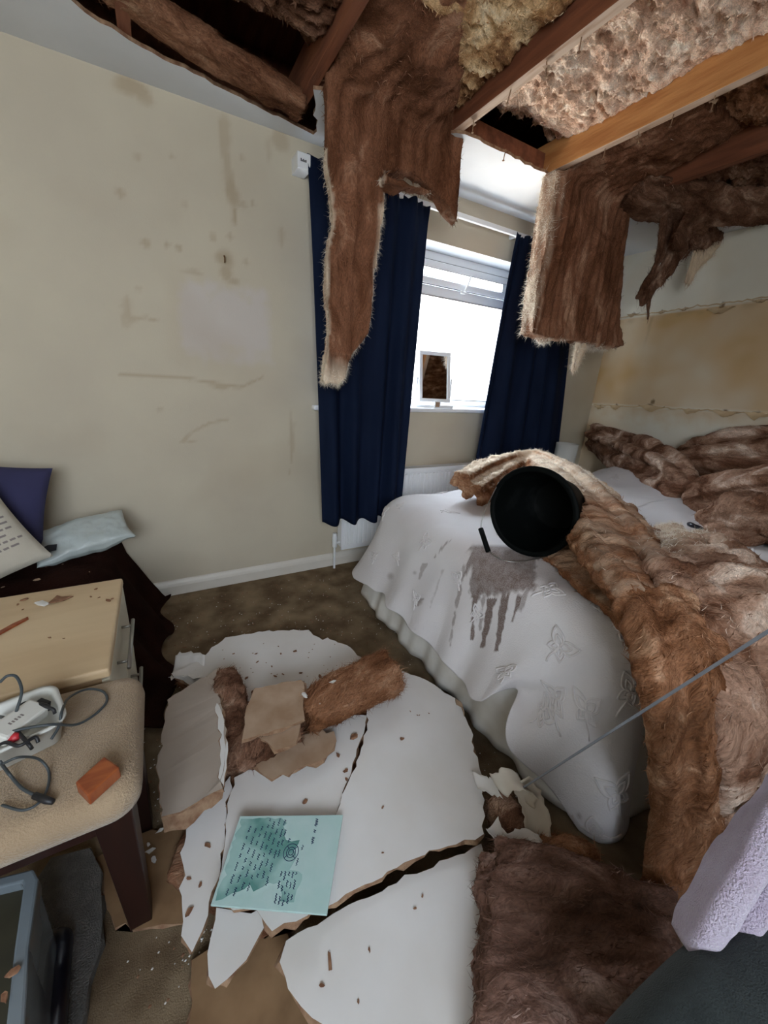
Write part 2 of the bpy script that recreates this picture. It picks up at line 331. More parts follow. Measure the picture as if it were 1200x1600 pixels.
for (px, py, r1, r2) in [(938, 635, .012, .022), (963, 634, .012, .02), (1016, 634, .03, .012), (1020, 628, .018, .02), (1080, 641, .02, .008), (1133, 644, .018, .020), (1185, 645, .03, .010), (990, 490, .012, .01), (1035, 486, .008, .012), (1070, 483, .006, .012), (1128, 481, .012, .028), (1188, 470, .02, .008)]:
    c = Px(px, py); d = np.sqrt(((A2-c[1])/r1)**2+((Z2-c[2])/r2)**2)+wb2*.9; s2 = np.maximum(s2, .9*np.clip((1.1-d)/.35, 0, 1))
s2 = np.maximum(s2, .35*np.clip(big*2-.2, 0, 1)*np.clip(1-np.abs(Z2-1.62)/.3, 0, 1))
set_attr(wr, 'stain', s2)
wl = MB().box(LX-.1, LX, BY, WY, 0, CEIL).build('wall_left', M['wall']); tag(wl, kind='structure')
wf = MB()
for bx in [(LX, -1.2, 0, CEIL), (.2, RX, 0, CEIL), (-1.2, .2, 0, 1.05), (-1.2, .2, 2.05, CEIL)]: wf.box(bx[0], bx[1], BY-.1, BY, bx[2], bx[3])  # window gap invented in this unseen wall for the added fill lamp
wf = wf.build('wall_front', M['wall']); tag(wf, kind='structure')
fl = MB().box(LX-.1, RX+.1, BY-.1, WY+.02, -.08, 0).build('floor', M['carpet']); tag(fl, kind='structure')
# outer skins so that no daylight leaks in
ob = MB(); ob.box(LX-.1, RX+.3, WY+.32, WY+.34, WZ1+.25, CEIL+.6)
# reveals of the window opening (children of the back wall)
rv = MB(); D = .27
rv.box(WX0-.02, WX0, WY+.001, WY+D, WZ0-.02, WZ1+.02); rv.box(WX1, WX1+.02, WY+.001, WY+D, WZ0-.02, WZ1+.02); rv.box(WX0, WX1, WY+.001, WY+D, WZ1, WZ1+.02)
rv.build('window_reveal', M['ceil'], wb)
oc = MB(); oc.box(LX-.1, WX0-.02, WY+.02, WY+D, 0, CEIL); oc.box(WX1+.02, RX+.1, WY+.02, WY+D, 0, CEIL)
oc.box(WX0-.02, WX1+.02, WY+.02, WY+D, 0, WZ0-.02); oc.box(WX0-.02, WX1+.02, WY+.02, WY+D, WZ1+.02, CEIL)
oc.build('outer_brickwork', M['gyp'], wb)
rb = MB().box(RX+.001, RX+.1, BY-.1, WY+.27, 0, CEIL+.5); rb.build('outer_brickwork', M['gyp'], wr)

# skirting board
bb = MB(); zp = [(0, .018), (.055, .018), (.07, .014), (.085, .006), (.09, 0)]
V = []
for xx in (LX, RX):
    for z, d in zp: V.append((xx, WY-d-.001, z))
n = len(zp); bb.add(V, [(i, i+1, n+i+1, n+i) for i in range(n-1)]+[(n-1, 0, n, 2*n-1)])
bsk = bb.build('baseboard_back', M['skirt']); tag(bsk, kind='structure')
bs2 = MB().box(RX-.018, RX-.001, BY, WY-.02, 0, .085).build('baseboard_right', M['skirt'], bevel=.004); tag(bs2, kind='structure')

# ceiling: plasterboard with a large ragged hole
hole = [(-.50, BY), (-.42, -.2), (-.35, .9), (-.22, 1.7), (-.10, 1.995), (.05, 2.075), (.26, 2.12), (.51, 2.17), (.785, 2.225), (.79, 2.19), (.70, 1.97), (.68, 1.93),
        (.74, 1.90), (1.05, 1.87), (1.30, 1.84), (1.36, 1.80), (1.65, 1.80), (1.99, 1.815), (2.35, 1.80), (2.70, 1.80), (3.02, 1.70), (3.30, 1.60), (3.46, 1.37), (RX, 1.36)]
def rag(pts, amp, step, closed=True, seed=0):
    r = np.random.default_rng(seed); P = [np.array(p, float) for p in pts]; out = []
    for i in range(len(P)-(0 if closed else 1)):
        a, b = P[i], P[(i+1) % len(P)]; d = b-a; L = np.linalg.norm(d); k = max(1, int(L/step)); nrm = np.zeros_like(d); nrm[0] = -d[1]; nrm[1] = d[0]; nrm /= (L+1e-9)
        out.append(a)
        for j in range(1, k): out.append(a+d*(j+r.uniform(-.3, .3))/k+nrm*r.normal()*amp)
    if not closed: out.append(P[-1])
    return out
hr = rag(hole, .006, .035, False, 3)
outer = [(RX, WY), (LX, WY), (LX, BY)]
poly = [tuple(p) for p in hr]+outer
def prism(name, poly, z0, z1, mats, parent=None):
    bm = bmesh.new(); vs_ = [bm.verts.new((p[0], p[1], z0)) for p in poly]; f = bm.faces.new(vs_); f.normal_update()
    if f.normal.z > 0: f.normal_flip()
    r = bmesh.ops.extrude_face_region(bm, geom=[f]); bmesh.ops.translate(bm, vec=(0, 0, z1-z0), verts=[g for g in r['geom'] if isinstance(g, bmesh.types.BMVert)])
    bmesh.ops.recalc_face_normals(bm, faces=bm.faces); bmesh.ops.triangulate(bm, faces=[q for q in bm.faces if len(q.verts) > 4])
    for q in bm.faces: q.material_index = 1 if abs(q.normal.z) < .5 or q.normal.z*(1 if z1 > z0 else -1) > .5 and len(mats) < 3 else 0
    me = bpy.data.meshes.new(name); bm.to_mesh(me); bm.free()
    for mm in mats: me.materials.append(mm)
    o = bpy.data.objects.new(name, me); COL.objects.link(o)
    if parent: o.parent = parent
    return o
ceil = prism('ceiling', poly, CEIL, CEIL+.013, [M['ceil'], M['gyp']]); tag(ceil, kind='structure')
MB().box(LX-.1, RX+.3, BY-.1, WY+.27, CEIL+.42, CEIL+.44).build('loft_boarding', M['joistred'], ceil)
sk = MB(); sk.box(LX-.1, LX-.08, BY-.1, WY+.27, CEIL, CEIL+.44); sk.box(RX+.28, RX+.3, BY-.1, WY+.27, CEIL, CEIL+.44); sk.box(LX-.1, RX+.3, BY-.12, BY-.1, CEIL, CEIL+.44); sk.box(LX-.1, RX+.3, WY+.27, WY+.29, CEIL, CEIL+.44)
sk.build('eaves_board', M['joistred'], ceil)
# joists
JX = [-.60, .04, .68, 1.335, 1.975, 2.58, 3.18]
for i, x in enumerate(JX):
    red = i not in (4,)
    o = MB().box(x-.021, x+.021, BY, WY+.2, CEIL+.0135, CEIL+.155).build('ceiling_joist', [M['joistred'] if red else M['joist'], M['joistface']], ceil, bevel=.002)
    o.data.polygons[0].material_index = 1 if i in (3, 4) else 0
# timber nogging and a ragged lath along the hole edge near the window
MB().box(.70, 1.31, 1.93, 1.97, CEIL+.014, CEIL+.11).build('nogging', M['joistred'], ceil)
MB().box(1.36, 1.95, 1.86, 1.90, CEIL+.014, CEIL+.11).build('nogging', M['joistred'], ceil)
MB().box(2.0, 2.56, 1.86, 1.90, CEIL+.014, CEIL+.11).build('nogging', M['joistred'], ceil)
# nails and screws still stuck in the joists
nl = [(1.335, .98), (1.335, 1.2), (1.335, 1.33), (1.335, 1.5), (1.975, 1.08), (1.975, 1.22), (1.975, 1.36), (1.975, 1.52), (1.34, 1.72), (1.62, 1.80)]
for k, (x, y) in enumerate(nl):
    a = (x+.006*math.sin(k*2), y, CEIL+.015); b = (x+.006*math.sin(k*2)+.008*math.cos(k*3), y+.006*math.sin(k*5), CEIL-.028)
    V, Fc = tube_geo([a, b], .0022, 6); q = MB().add(V, Fc)
    V, Fc = tube_geo([b, (b[0], b[1], b[2]-.002)], .006, 8); q.add(V, Fc); q.build('nail', M['gyp'], ceil)
    # scrap of board paper torn around the nail
    if k % 2 == 0:
        r = np.random.default_rng(k); sc = [(x+.02*math.cos(t)*r.uniform(.5, 1), y+.02*math.sin(t)*r.uniform(.5, 1), CEIL+.004-.012*r.random()) for t in np.linspace(0, 5.6, 8)]
        mesh_obj('board_scrap', sc+[(x, y, CEIL-.004)], [(i, (i+1) % 8, 8) for i in range(8)], M['papertan'], ceil)

# ================================================================= WINDOW
win = bpy.data.objects.new('window_1', None); COL.objects.link(win); win.location = (0, 0, 0); win['kind'] = 'structure'
FY0, FY1 = WY+.165, WY+.23
def ring(mb, x0, x1, z0, z1, t, y0, y1):
    mb.box(x0, x1, y0, y1, z0, z0+t); mb.box(x0, x1, y0, y1, z1-t, z1); mb.box(x0, x0+t, y0, y1, z0+t, z1-t); mb.box(x1-t, x1, y0, y1, z0+t, z1-t)
fm = MB(); ring(fm, WX0, WX1, WZ0, WZ1, .05, FY0, FY1)
mulx = [1.36, 2.42]; ztr = Py(720, 463, FY0)[2]
for x in mulx: fm.box(x-.03, x+.03, FY0, FY1, WZ0+.05, WZ1-.05)
fm.build('window_frame', M['upvc'], win, bevel=.004)
tb = MB(); bays = [(WX0+.05, mulx[0]-.03), (mulx[0]+.03, mulx[1]-.03), (mulx[1]+.03, WX1-.05)]
for a, b in bays: tb.box(a, b, FY0, FY1, ztr-.03, ztr+.03)
tb.build('transom', M['upvc'], win, bevel=.004)
for a, b in bays:
    s = MB(); ring(s, a+.003, b-.003, ztr+.033, WZ1-.053, .042, FY0-.016, FY0+.03); so = s.build('top_sash', M['upvc'], win, bevel=.005)
    g = MB(); ring(g, a+.045, b-.045, ztr+.075, WZ1-.095, .004, FY0-.018, FY0-.0145); g.build('gasket', M['gasket'], so)
    g = MB(); ring(g, a-.0005, b+.0005, ztr+.0305, WZ1-.0505, .0035, FY0-.012, FY0-.004); g.build('gasket', M['gasket'], so)
    MB().box(a+.045, b-.045, FY0+.004, FY0+.010, ztr+.075, WZ1-.095).build('pane', M['glass'], win)
    MB().box(a, b, FY0+.02, FY0+.026, WZ0+.05, ztr-.03).build('pane', M['glass'], win)
    g = MB(); ring(g, a, b, WZ0+.05, ztr-.03, .004, FY0-.002, FY0+.006); g.build('gasket', M['gasket'], win)
hx = Py(722, 462, FY0-.02)
h = MB(); h.box(hx[0]-.02, hx[0]+.02, FY0-.034, FY0-.016, hx[2]+.01, hx[2]+.03)
V, Fc = tube_geo([(hx[0], FY0-.045, hx[2]+.02), (hx[0]+.02, FY0-.05, hx[2]+.07), (hx[0]+.04, FY0-.045, hx[2]+.12)], .007, 8); h.add(V, Fc)
h.build('handle', M['upvc'], win, bevel=.002)
sill = MB().box(.80, WX1+.10, WY-.045, FY0, WZ0-.028, WZ0+.001).build('window_sill', M['upvc'], win, bevel=.01, seg=3)

# curtain rail with end bracket
rail = empty('curtain_rail', 'white plastic curtain rail running below the ceiling over the window', 'curtain rail', loc=(1.8, WY-.08, 2.24))
rz = Py(640, 312, WY-.075)[2]
q = MB(); q.box(-.99, 1.05, -.012, .012, rz-2.24-.012, rz-2.24+.014); q.build('rail', M['upvc'], rail, bevel=.003)
bx = Py(473, 248, WY-.07)
q = MB().box(bx[0]-1.8-.035, bx[0]-1.8+.03, -.02, .079, rz-2.24-.028, rz-2.24+.038); eb = q.build('end_bracket', M['upvc'], rail, bevel=.004); eb['label'] = 'white end bracket with a small printed mark'
q = MB()
for k, hh in enumerate([.012, .007, .011, .008, .010]): q.box(bx[0]-1.8-.02+k*.006, bx[0]-1.8-.016+k*.006, -.0215, -.0202, rz-2.24, rz-2.24+hh)
q.build('printed_mark', M['gasket'], eb)
for xx in (-.6, -.1, .4, .85):
    MB().box(xx-.01, xx+.01, .012, .079, rz-2.24-.006, rz-2.24+.02).build('wall_bracket', M['upvc'], rail, bevel=.002)

# ---------------- curtains
def curtain(label, topL, topR, botL, botR, nf, seed, yb, pleat=1.0, ymid=WY-.10):
    r = np.random.default_rng(seed); nu = 200; nz = 60; a = Py(*topL, ymid); b = Py(*topR, ymid); c = Py(*botL, yb); d = Py(*botR, yb)
    V = []; ph = r.uniform(0, 6, 4)
    for i in range(nu):
        u = i/(nu-1)
        for j in range(nz):
            t = j/(nz-1); tt = t**.8
            top = a*(1-u)+b*u; bot = c*(1-u)+d*u; p = top*(1-tt)+bot*tt
            p[2] = top[2]*(1-t)+bot[2]*t
            ua = u+.012*math.sin(7*u+3*t)
            amp = .010*(1-t)+.034*t+.006
            w_ = math.sin(ua*nf*2*math.pi+ph[0]+.5*math.sin(3*ua+ph[1])); w2 = math.sin(ua*nf*1.43*2*math.pi+ph[2]+t*.6)
            p[1] += amp*(w_*.75+w2*.3)
            if t < .05: p[1] += .008*math.sin(u*nf*3.3*2*math.pi)*(1-t/.05)*pleat
            p[2] += .007*(1-t)**6*math.sin(u*nf*2.6*2*math.pi+ph[3])+.012*(t**8)*w_
            V.append(p)
    V = np.array(V); root = V.mean(0); root[2] = V[:, 2].min()
    o = mesh_obj('curtain', V-root, grid_geo(nu, nz), M['navy'], None, True); o.location = root
    s = o.modifiers.new('thick', 'SOLIDIFY'); s.thickness = .003
    return tag(o, label, 'curtain', None)
curtain('navy blue curtain hanging left of the window, behind the long insulation strip', (480, 240), (672, 322), (505, 819), (627, 808), 4.2, 2, WY-.17)
curtain('navy blue curtain hanging right of the window, beside the bed', (806, 365), (900, 395), (733, 745), (868, 760), 4.6, 5, WY-.12)

# hook on the wall
hk = Py(350, 405)
V, Fc = tube_geo([(0, 0, .012), (0, -.018, .010), (0, -.024, -.002), (0, -.020, -.014), (0, -.010, -.016)], .003, 6)
o = mesh_obj('picture_hook', V, Fc, M['bronze'], None, True); o.location = (hk[0], WY-.001, hk[2]); tag(o, 'small dark picture hook on the bare cream wall', 'hook')
# radiator
rad = empty('radiator', 'white ribbed panel radiator under the window behind the bed', 'radiator', loc=(1.78, WY-.07, .14))
q = MB(); q.box(-.80, .80, -.012, .0, 0, .54)
xs = np.arange(-.78, .76, .034)
for x in xs:
    q.add([(x, -.012, .03), (x+.006, -.021, .035), (x+.022, -.021, .035), (x+.028, -.012, .03), (x, -.012, .50), (x+.006, -.021, .495), (x+.022, -.021, .495), (x+.028, -.012, .50)],
          [(0, 1, 5, 4), (1, 2, 6, 5), (2, 3, 7, 6), (0, 3, 2, 1), (4, 5, 6, 7)])
q.build('panel', M['upvc'], rad)
MB().box(-.80, .80, -.022, .055, .505, .54).build('top_grille', M['upvc'], rad, bevel=.006)
for x_ in (-.8, .8): MB().box(x_-.005, x_+.005, -.018, .05, .02, .52).build('side_panel', M['upvc'], rad, bevel=.003)
V, Fc = tube_geo([(-.84, .01, -.139), (-.84, .01, .0), (-.84, .01, .05), (-.79, .01, .05)], .008, 8); q = MB().add(V, Fc); q.build('pipe', M['upvc'], rad)
V, Fc = tube_geo([(-.84, .01, .02), (-.84, .01, .08), (-.84, .01, .12)], [.015, .018, .014], 10); MB().add(V, Fc).build('valve', M['upvc'], rad)
MB().box(-.5, -.47, -.0, .068, .1, .45).build('wall_bracket', M['upvc'], rad); MB().box(.47, .5, -.0, .068, .1, .45).build('wall_bracket', M['upvc'], rad)

# dressing mirror on the sill
ml = Py(677, 632, WY+.03); mt = Py(677, 538, WY+.03)
mr = empty('dressing_mirror', 'white framed swivel mirror standing on the window sill', 'mirror', loc=(ml[0], WY+.045, WZ0+.0012))
MW, MH = .118, .345
q = MB(); q.box(-MW-.02, MW+.03, -.045, .045, 0, .02); q.build('base', M['upvc'], mr, bevel=.004)
q = MB(); ring(q, -MW, MW, .032, .032+MH, .025, -.012, .010); mf = q.build('frame', M['upvc'], mr, bevel=.004); th_ = math.radians(-13); mf.matrix_local = Matrix.Translation((0, 0, .20)) @ Matrix.Rotation(th_, 4, 'X') @ Matrix.Translation((0, 0, -.20))
MB().box(-MW+.024, MW-.024, -.004, .004, .055, .032+MH-.024).build('mirror_glass', M['mirror'], mf)
q = MB(); q.box(MW+.004, MW+.016, -.012, .012, .018, .20); q.build('post', M['upvc'], mr, bevel=.002)
q = MB(); q.box(-MW-.016, -MW-.004, -.012, .012, .018, .20); q.build('post', M['upvc'], mr, bevel=.002)
mr.rotation_euler = (0, 0, math.radians(-14))
sp = Py(683, 630, WY-.015)
sf = empty('small_framed_picture', 'tiny square white framed picture in front of the mirror on the sill', 'picture', loc=(sp[0], WY-.02, WZ0+.0012))
q = MB(); ring(q, -.026, .026, 0, .048, .008, -.004, .004); q.build('frame', M['upvc'], sf, bevel=.001)
MB().box(-.019, .019, -.001, .002, .007, .041).build('print', M['papertan'], sf)

# lamp by the bed
lp = Py(888, 693, 2.08)
lamp = empty('bedside_lamp', 'white drum shade lamp in the corner beyond the bed', 'lamp', loc=(lp[0]-.01, 2.08, .45))
hz = lp[2]-.45
def lathe(prof, n=32):
    V = []; Fc = []
    for (r_, z) in prof:
        for k in range(n): a = 2*math.pi*k/n; V.append((r_*math.cos(a), r_*math.sin(a), z))
    for i in range(len(prof)-1):
        for k in range(n): Fc.append((i*n+k, i*n+(k+1) % n, (i+1)*n+(k+1) % n, (i+1)*n+k))
    return V, Fc
V, Fc = lathe([(.085, hz-.20), (.088, hz), (.084, hz), (.081, hz-.20), (.085, hz-.20)]); MB().add(V, Fc).build('lamp_shade', M['lampshade'], lamp, True)
V, Fc = lathe([(.0, 0), (.06, 0), (.06, .012), (.012, .02), (.01, hz-.05), (0, hz-.05)], 16); MB().add(V, Fc).build('lamp_base', M['upvc'], lamp, True)
nt2 = empty('bedside_table', 'small pale bedside table beyond the bed, under the drum lamp', 'table', loc=(lp[0], 2.08, 0))
MB().box(-.17, .17, -.15, .15, .42, .4495).build('table_top', M['beech'], nt2, bevel=.004)
MB().box(-.16, .16, -.14, .14, 0.001, .42).build('body', M['creamfront'], nt2)

# ================================================================= INSULATION machinery
def tri_stats(me):
    n = len(me.vertices); co = np.empty(n*3, np.float32); me.vertices.foreach_get('co', co); return co.reshape(-1, 3)
def vnormals(me):
    n = len(me.vertices); a = np.empty(n*3, np.float32); me.vertex_normals.foreach_get('vector', a); return a.reshape(-1, 3).astype(float)
def set_vec(me, name, vals):
    a = me.attributes.new(name, 'FLOAT_VECTOR', 'POINT'); a.data.foreach_set('vector', np.asarray(vals, np.float32).ravel())
def fibres(parent, co, no, N, m, length=.03, width=.0011, streak=None, grav=0.0, seed=1, lift=.5, weights=None, name='loose_fibres', smix=.8, grain=None, pv=None):
    r = np.random.default_rng(seed); n = len(co)
    idx = r.choice(n, N, p=None if weights is None else weights/weights.sum())
    p = co[idx].astype(float); nn = no[idx]
    t = r.normal(size=(N, 3))*.8
    if streak is not None: s_ = np.array(streak, float); t = t*(1-smix)+s_*smix*r.choice([-1, 1], N)[:, None]
    t -= nn*(t*nn).sum(1)[:, None]; t /= np.linalg.norm(t, axis=1)[:, None]+1e-9
    L = length*r.uniform(.4, 1.5, N); d = t+nn*(lift*r.uniform(.1, 1.2, N))[:, None]; d[:, 2] -= grav*r.uniform(.3, 1, N)
    d /= np.linalg.norm(d, axis=1)[:, None]; curl = r.normal(size=(N, 3))*.8
    K = 4; wv = np.cross(d, r.normal(size=(N, 3))); wv /= np.linalg.norm(wv, axis=1)[:, None]+1e-9
    V = np.empty((N, K*2-1, 3)); q = p-nn*.002
    for k in range(K):
        wd = width*(1-k/(K-1))*r.uniform(.6, 1.6, N)
        if k < K-1: V[:, 2*k] = q+wv*wd[:, None]; V[:, 2*k+1] = q-wv*wd[:, None]
        else: V[:, 2*k] = q
        q = q+d*(L/(K-1))[:, None]; d = d+curl*.35; d[:, 2] -= grav*.25; d /= np.linalg.norm(d, axis=1)[:, None]
    base = (np.arange(N)*(2*K-1))[:, None]; quads = []
    tris = []
    for k in range(K-2):
        a = base+2*k; quads.append(np.concatenate([a, a+1, a+3, a+2], 1))
    a = base+2*(K-2); tris = np.concatenate([a, a+1, a+2], 1)
    Vf = V.reshape(-1, 3)
    me = bpy.data.meshes.new(name); Q = np.concatenate(quads)
    me.vertices.add(len(Vf)); me.vertices.foreach_set('co', Vf.ravel())
    nl_ = Q.size+tris.size; me.loops.add(nl_); me.loops.foreach_set('vertex_index', np.concatenate([Q.ravel(), tris.ravel()]))
    st_ = np.concatenate([np.arange(len(Q))*4, len(Q)*4+np.arange(len(tris))*3]); me.polygons.add(len(st_)); me.polygons.foreach_set('loop_start', st_)
    me.polygons.foreach_set('use_smooth', np.ones(len(st_), bool))
    me.update(calc_edges=True); me.materials.append(m)
    if grain is not None: set_vec(me, 'grain', np.repeat(grain[idx], 2*K-1, axis=0)+Vf*.15)
    if pv is not None: me.attributes.new('pale', 'FLOAT', 'POINT').data.foreach_set('value', np.repeat(pv[idx], 2*K-1).astype(np.float32))
    o = bpy.data.objects.new(name, me); COL.objects.link(o); o.parent = parent; o['kind'] = 'stuff'; return o
def slab_geo(path, width, thick, side, n=14, k=6):
    """rounded slab swept along a path; side: width direction per key point"""
    m = len(path); wd = np.broadcast_to(width, (m,)); th = np.broadcast_to(thick, (m,))
    sd = np.array(side, float); sd = np.broadcast_to(sd, (m, 3)) if sd.ndim == 1 else sd
    P = np.array(smooth_path(path, k)); S = np.array(smooth_path(list(sd), k)); W = np.array(smooth_path([[x, 0, 0] for x in wd], k))[:, 0]; T = np.array(smooth_path([[x, 0, 0] for x in th], k))[:, 0]
    tg = np.gradient(P, axis=0); tg /= np.linalg.norm(tg, axis=1)[:, None]+1e-9; V = []
    for i in range(len(P)):
        s = S[i]-tg[i]*(S[i] @ tg[i]); s /= np.linalg.norm(s)+1e-9; nn = np.cross(tg[i], s)
        for j in range(n):
            a = 2*math.pi*j/n; ca, sa = math.cos(a), math.sin(a)
            V.append(P[i]+s*(W[i]/2)*np.sign(ca)*abs(ca)**.5+nn*(T[i]/2)*np.sign(sa)*abs(sa)**.6)
    Fc = [(i*n+j, i*n+(j+1) % n, (i+1)*n+(j+1) % n, (i+1)*n+j) for i in range(len(P)-1) for j in range(n)]
    Fc.append(tuple(range(n))[::-1]); Fc.append(tuple((len(P)-1)*n+j for j in range(n))); return V, Fc
def strands(path, width, thick, side, n=6, seed=0, jit=.5):
    """a batt torn into long folded layers lying side by side"""
    r = np.random.default_rng(seed); P = np.array([np.array(p, float) for p in path]); m = len(P); W = np.broadcast_to(width, (m,)); T = np.broadcast_to(thick, (m,))
    sd = np.array(side, float); sd = np.broadcast_to(sd, (m, 3)) if sd.ndim == 1 else sd; tg = np.gradient(P, axis=0); tg /= np.linalg.norm(tg, axis=1)[:, None]
    S_ = sd-tg*(sd*tg).sum(1)[:, None]; S_ /= np.linalg.norm(S_, axis=1)[:, None]; N_ = np.cross(tg, S_); out = []
    for k in range(n):
        u = (k+.5)/n-.5; a = r.normal(size=m)*.10; b = np.cumsum(r.normal(size=m))*.12; b -= b.mean(); base = r.uniform(-.6, .6)*jit
        Q = P+S_*((u+a/n)*W)[:, None]+N_*((base+b*jit)*T)[:, None]
        out.append(slab_geo(list(Q), W/n*r.uniform(1.15, 1.9), T*r.uniform(.55, 1.0), list(S_+N_*r.uniform(-.5, .5)), n=10, k=5))
    return out
def prism_geo(pts, ext):
    n = len(pts); ext = np.array(ext, float); V = [np.array(p, float) for p in pts]+[np.array(p, float)+ext for p in pts]
    return V, [tuple(range(n))[::-1], tuple(range(n, 2*n))]+[(i, (i+1) % n, n+(i+1) % n, n+i) for i in range(n)]
def wool(label, geos, m, fm, amp=.012, voxel=.008, scale=14, streak=(1, 0, 0), squeeze=.3, nf=2500, flen=.03, seed=1, grav=0.0, pale=None, group=None,
         name='insulation_batt', big=.012, lift=.5, cat='insulation', floor_z=None, parent=None, palebase=0, ridge=0, ridge_dir=(0, 0, 1), ridge_f=55, wfun=None, fmix=.8, avoid=None, tf=.6, tn=.5):
    bm = bmesh.new()
    for V, Fc in geos:
        vs_ = [bm.verts.new(tuple(v)) for v in V]
        for f in Fc:
            try: bm.faces.new([vs_[i] for i in f])
            except ValueError: pass
    bmesh.ops.triangulate(bm, faces=[f for f in bm.faces if len(f.verts) > 4]); bmesh.ops.recalc_face_normals(bm, faces=bm.faces)
    me = bpy.data.meshes.new('tmp'); bm.to_mesh(me); bm.free(); o = bpy.data.objects.new(name, me); COL.objects.link(o)
    rm = o.modifiers.new('r', 'REMESH'); rm.mode = 'VOXEL'; rm.voxel_size = voxel; sm = o.modifiers.new('s', 'SMOOTH'); sm.iterations = 4; sm.factor = .6
    dg = bpy.context.evaluated_depsgraph_get(); me2 = bpy.data.meshes.new_from_object(o.evaluated_get(dg)); o.modifiers.clear(); o.data = me2; bpy.data.meshes.remove(me)
    me2.name = name
    co = tri_stats(me2).astype(float); no = vnormals(me2)
    s_ = np.array(streak, float); s_ /= np.linalg.norm(s_)
    along = (co @ s_)[:, None]*s_; pq = co-along*(1-squeeze)+seed*3.1; pq2 = co-along*.55+seed*3.1+.05*np.stack([fbm(co*5, 2), fbm(co*5+9, 2), fbm(co*5+20, 2)], 1)
    d = big*fbm(pq*5, 3)+amp*(puff(pq*scale, 5)*2-.5)
    if ridge:
        rd = np.array(ridge_dir, float); d += ridge*np.sin((co @ rd)*ridge_f+4*fbm(pq*4, 2))*.5
    co2 = co+no*d[:, None]
    if floor_z is not None: co2[:, 2] = np.maximum(co2[:, 2], floor_z+.001)
    if avoid is not None:
        c_, ax_, R_, L_ = avoid; rel = co2-c_; h_ = rel @ ax_; rad_ = rel-h_[:, None]*ax_; rl = np.linalg.norm(rad_, axis=1)
        k_ = (rl < R_+np.minimum(h_, 0)*.24-.008) & (h_ < .06) & (h_ > -L_)      # the bucket displaces the wool here
        bm = bmesh.new(); bm.from_mesh(me2); bm.verts.ensure_lookup_table(); bmesh.ops.delete(bm, geom=[bm.verts[int(q)] for q in np.nonzero(k_)[0]], context='VERTS'); bm.to_mesh(me2); bm.free()
        co2 = co2[~k_]; co = co[~k_]; no = no[~k_]; pq = pq[~k_]; pq2 = pq2[~k_]
    root = co2.mean(0); root[2] = co2[:, 2].min()
    me2.vertices.foreach_set('co', (co2-root).astype(np.float32).ravel()); me2.update()
    me2.polygons.foreach_set('use_smooth', np.ones(len(me2.polygons), bool)); me2.materials.clear(); me2.materials.append(m)
    o.location = root
    pv = np.full(len(co), float(palebase))
    if pale is not None: q0 = pale(co2) if pale.__code__.co_argcount == 1 else pale(co2, no); pv = np.clip(q0+.5*fbm(pq*20, 3)*(q0 > .03), 0, 1)
    set_vec(me2, 'grain', pq2)
    a = me2.attributes.new('pale', 'FLOAT', 'POINT'); a.data.foreach_set('value', pv.astype(np.float32))
    if parent is None: tag(o, label, cat, group)
    else: o.parent = parent
    if nf:
        no2 = vnormals(me2); wt = None if wfun is None else wfun(co2)
        fibres(o, co2-root, no2, int(nf*.8), m, flen*.8, width=.0015, streak=streak, grav=grav, seed=seed, lift=lift*.28, weights=wt, smix=fmix, name='wool_flakes', grain=pq2, pv=pv)
        fibres(o, co2-root, no2, int(nf*.2), m, flen, width=.0006, streak=streak, grav=grav, seed=seed+9, lift=lift, weights=wt, smix=fmix, grain=pq2, pv=pv)
        if pale is not None and pv.max() > .5:
            fibres(o, co2-root, no2, int(nf*tn), M['f_white'], flen*tf, width=.0008, streak=None, grav=grav*1.5, seed=seed+50, lift=1.0, weights=np.clip(pv, 0, 1)**3+1e-6, name='torn_fibres')
    return o

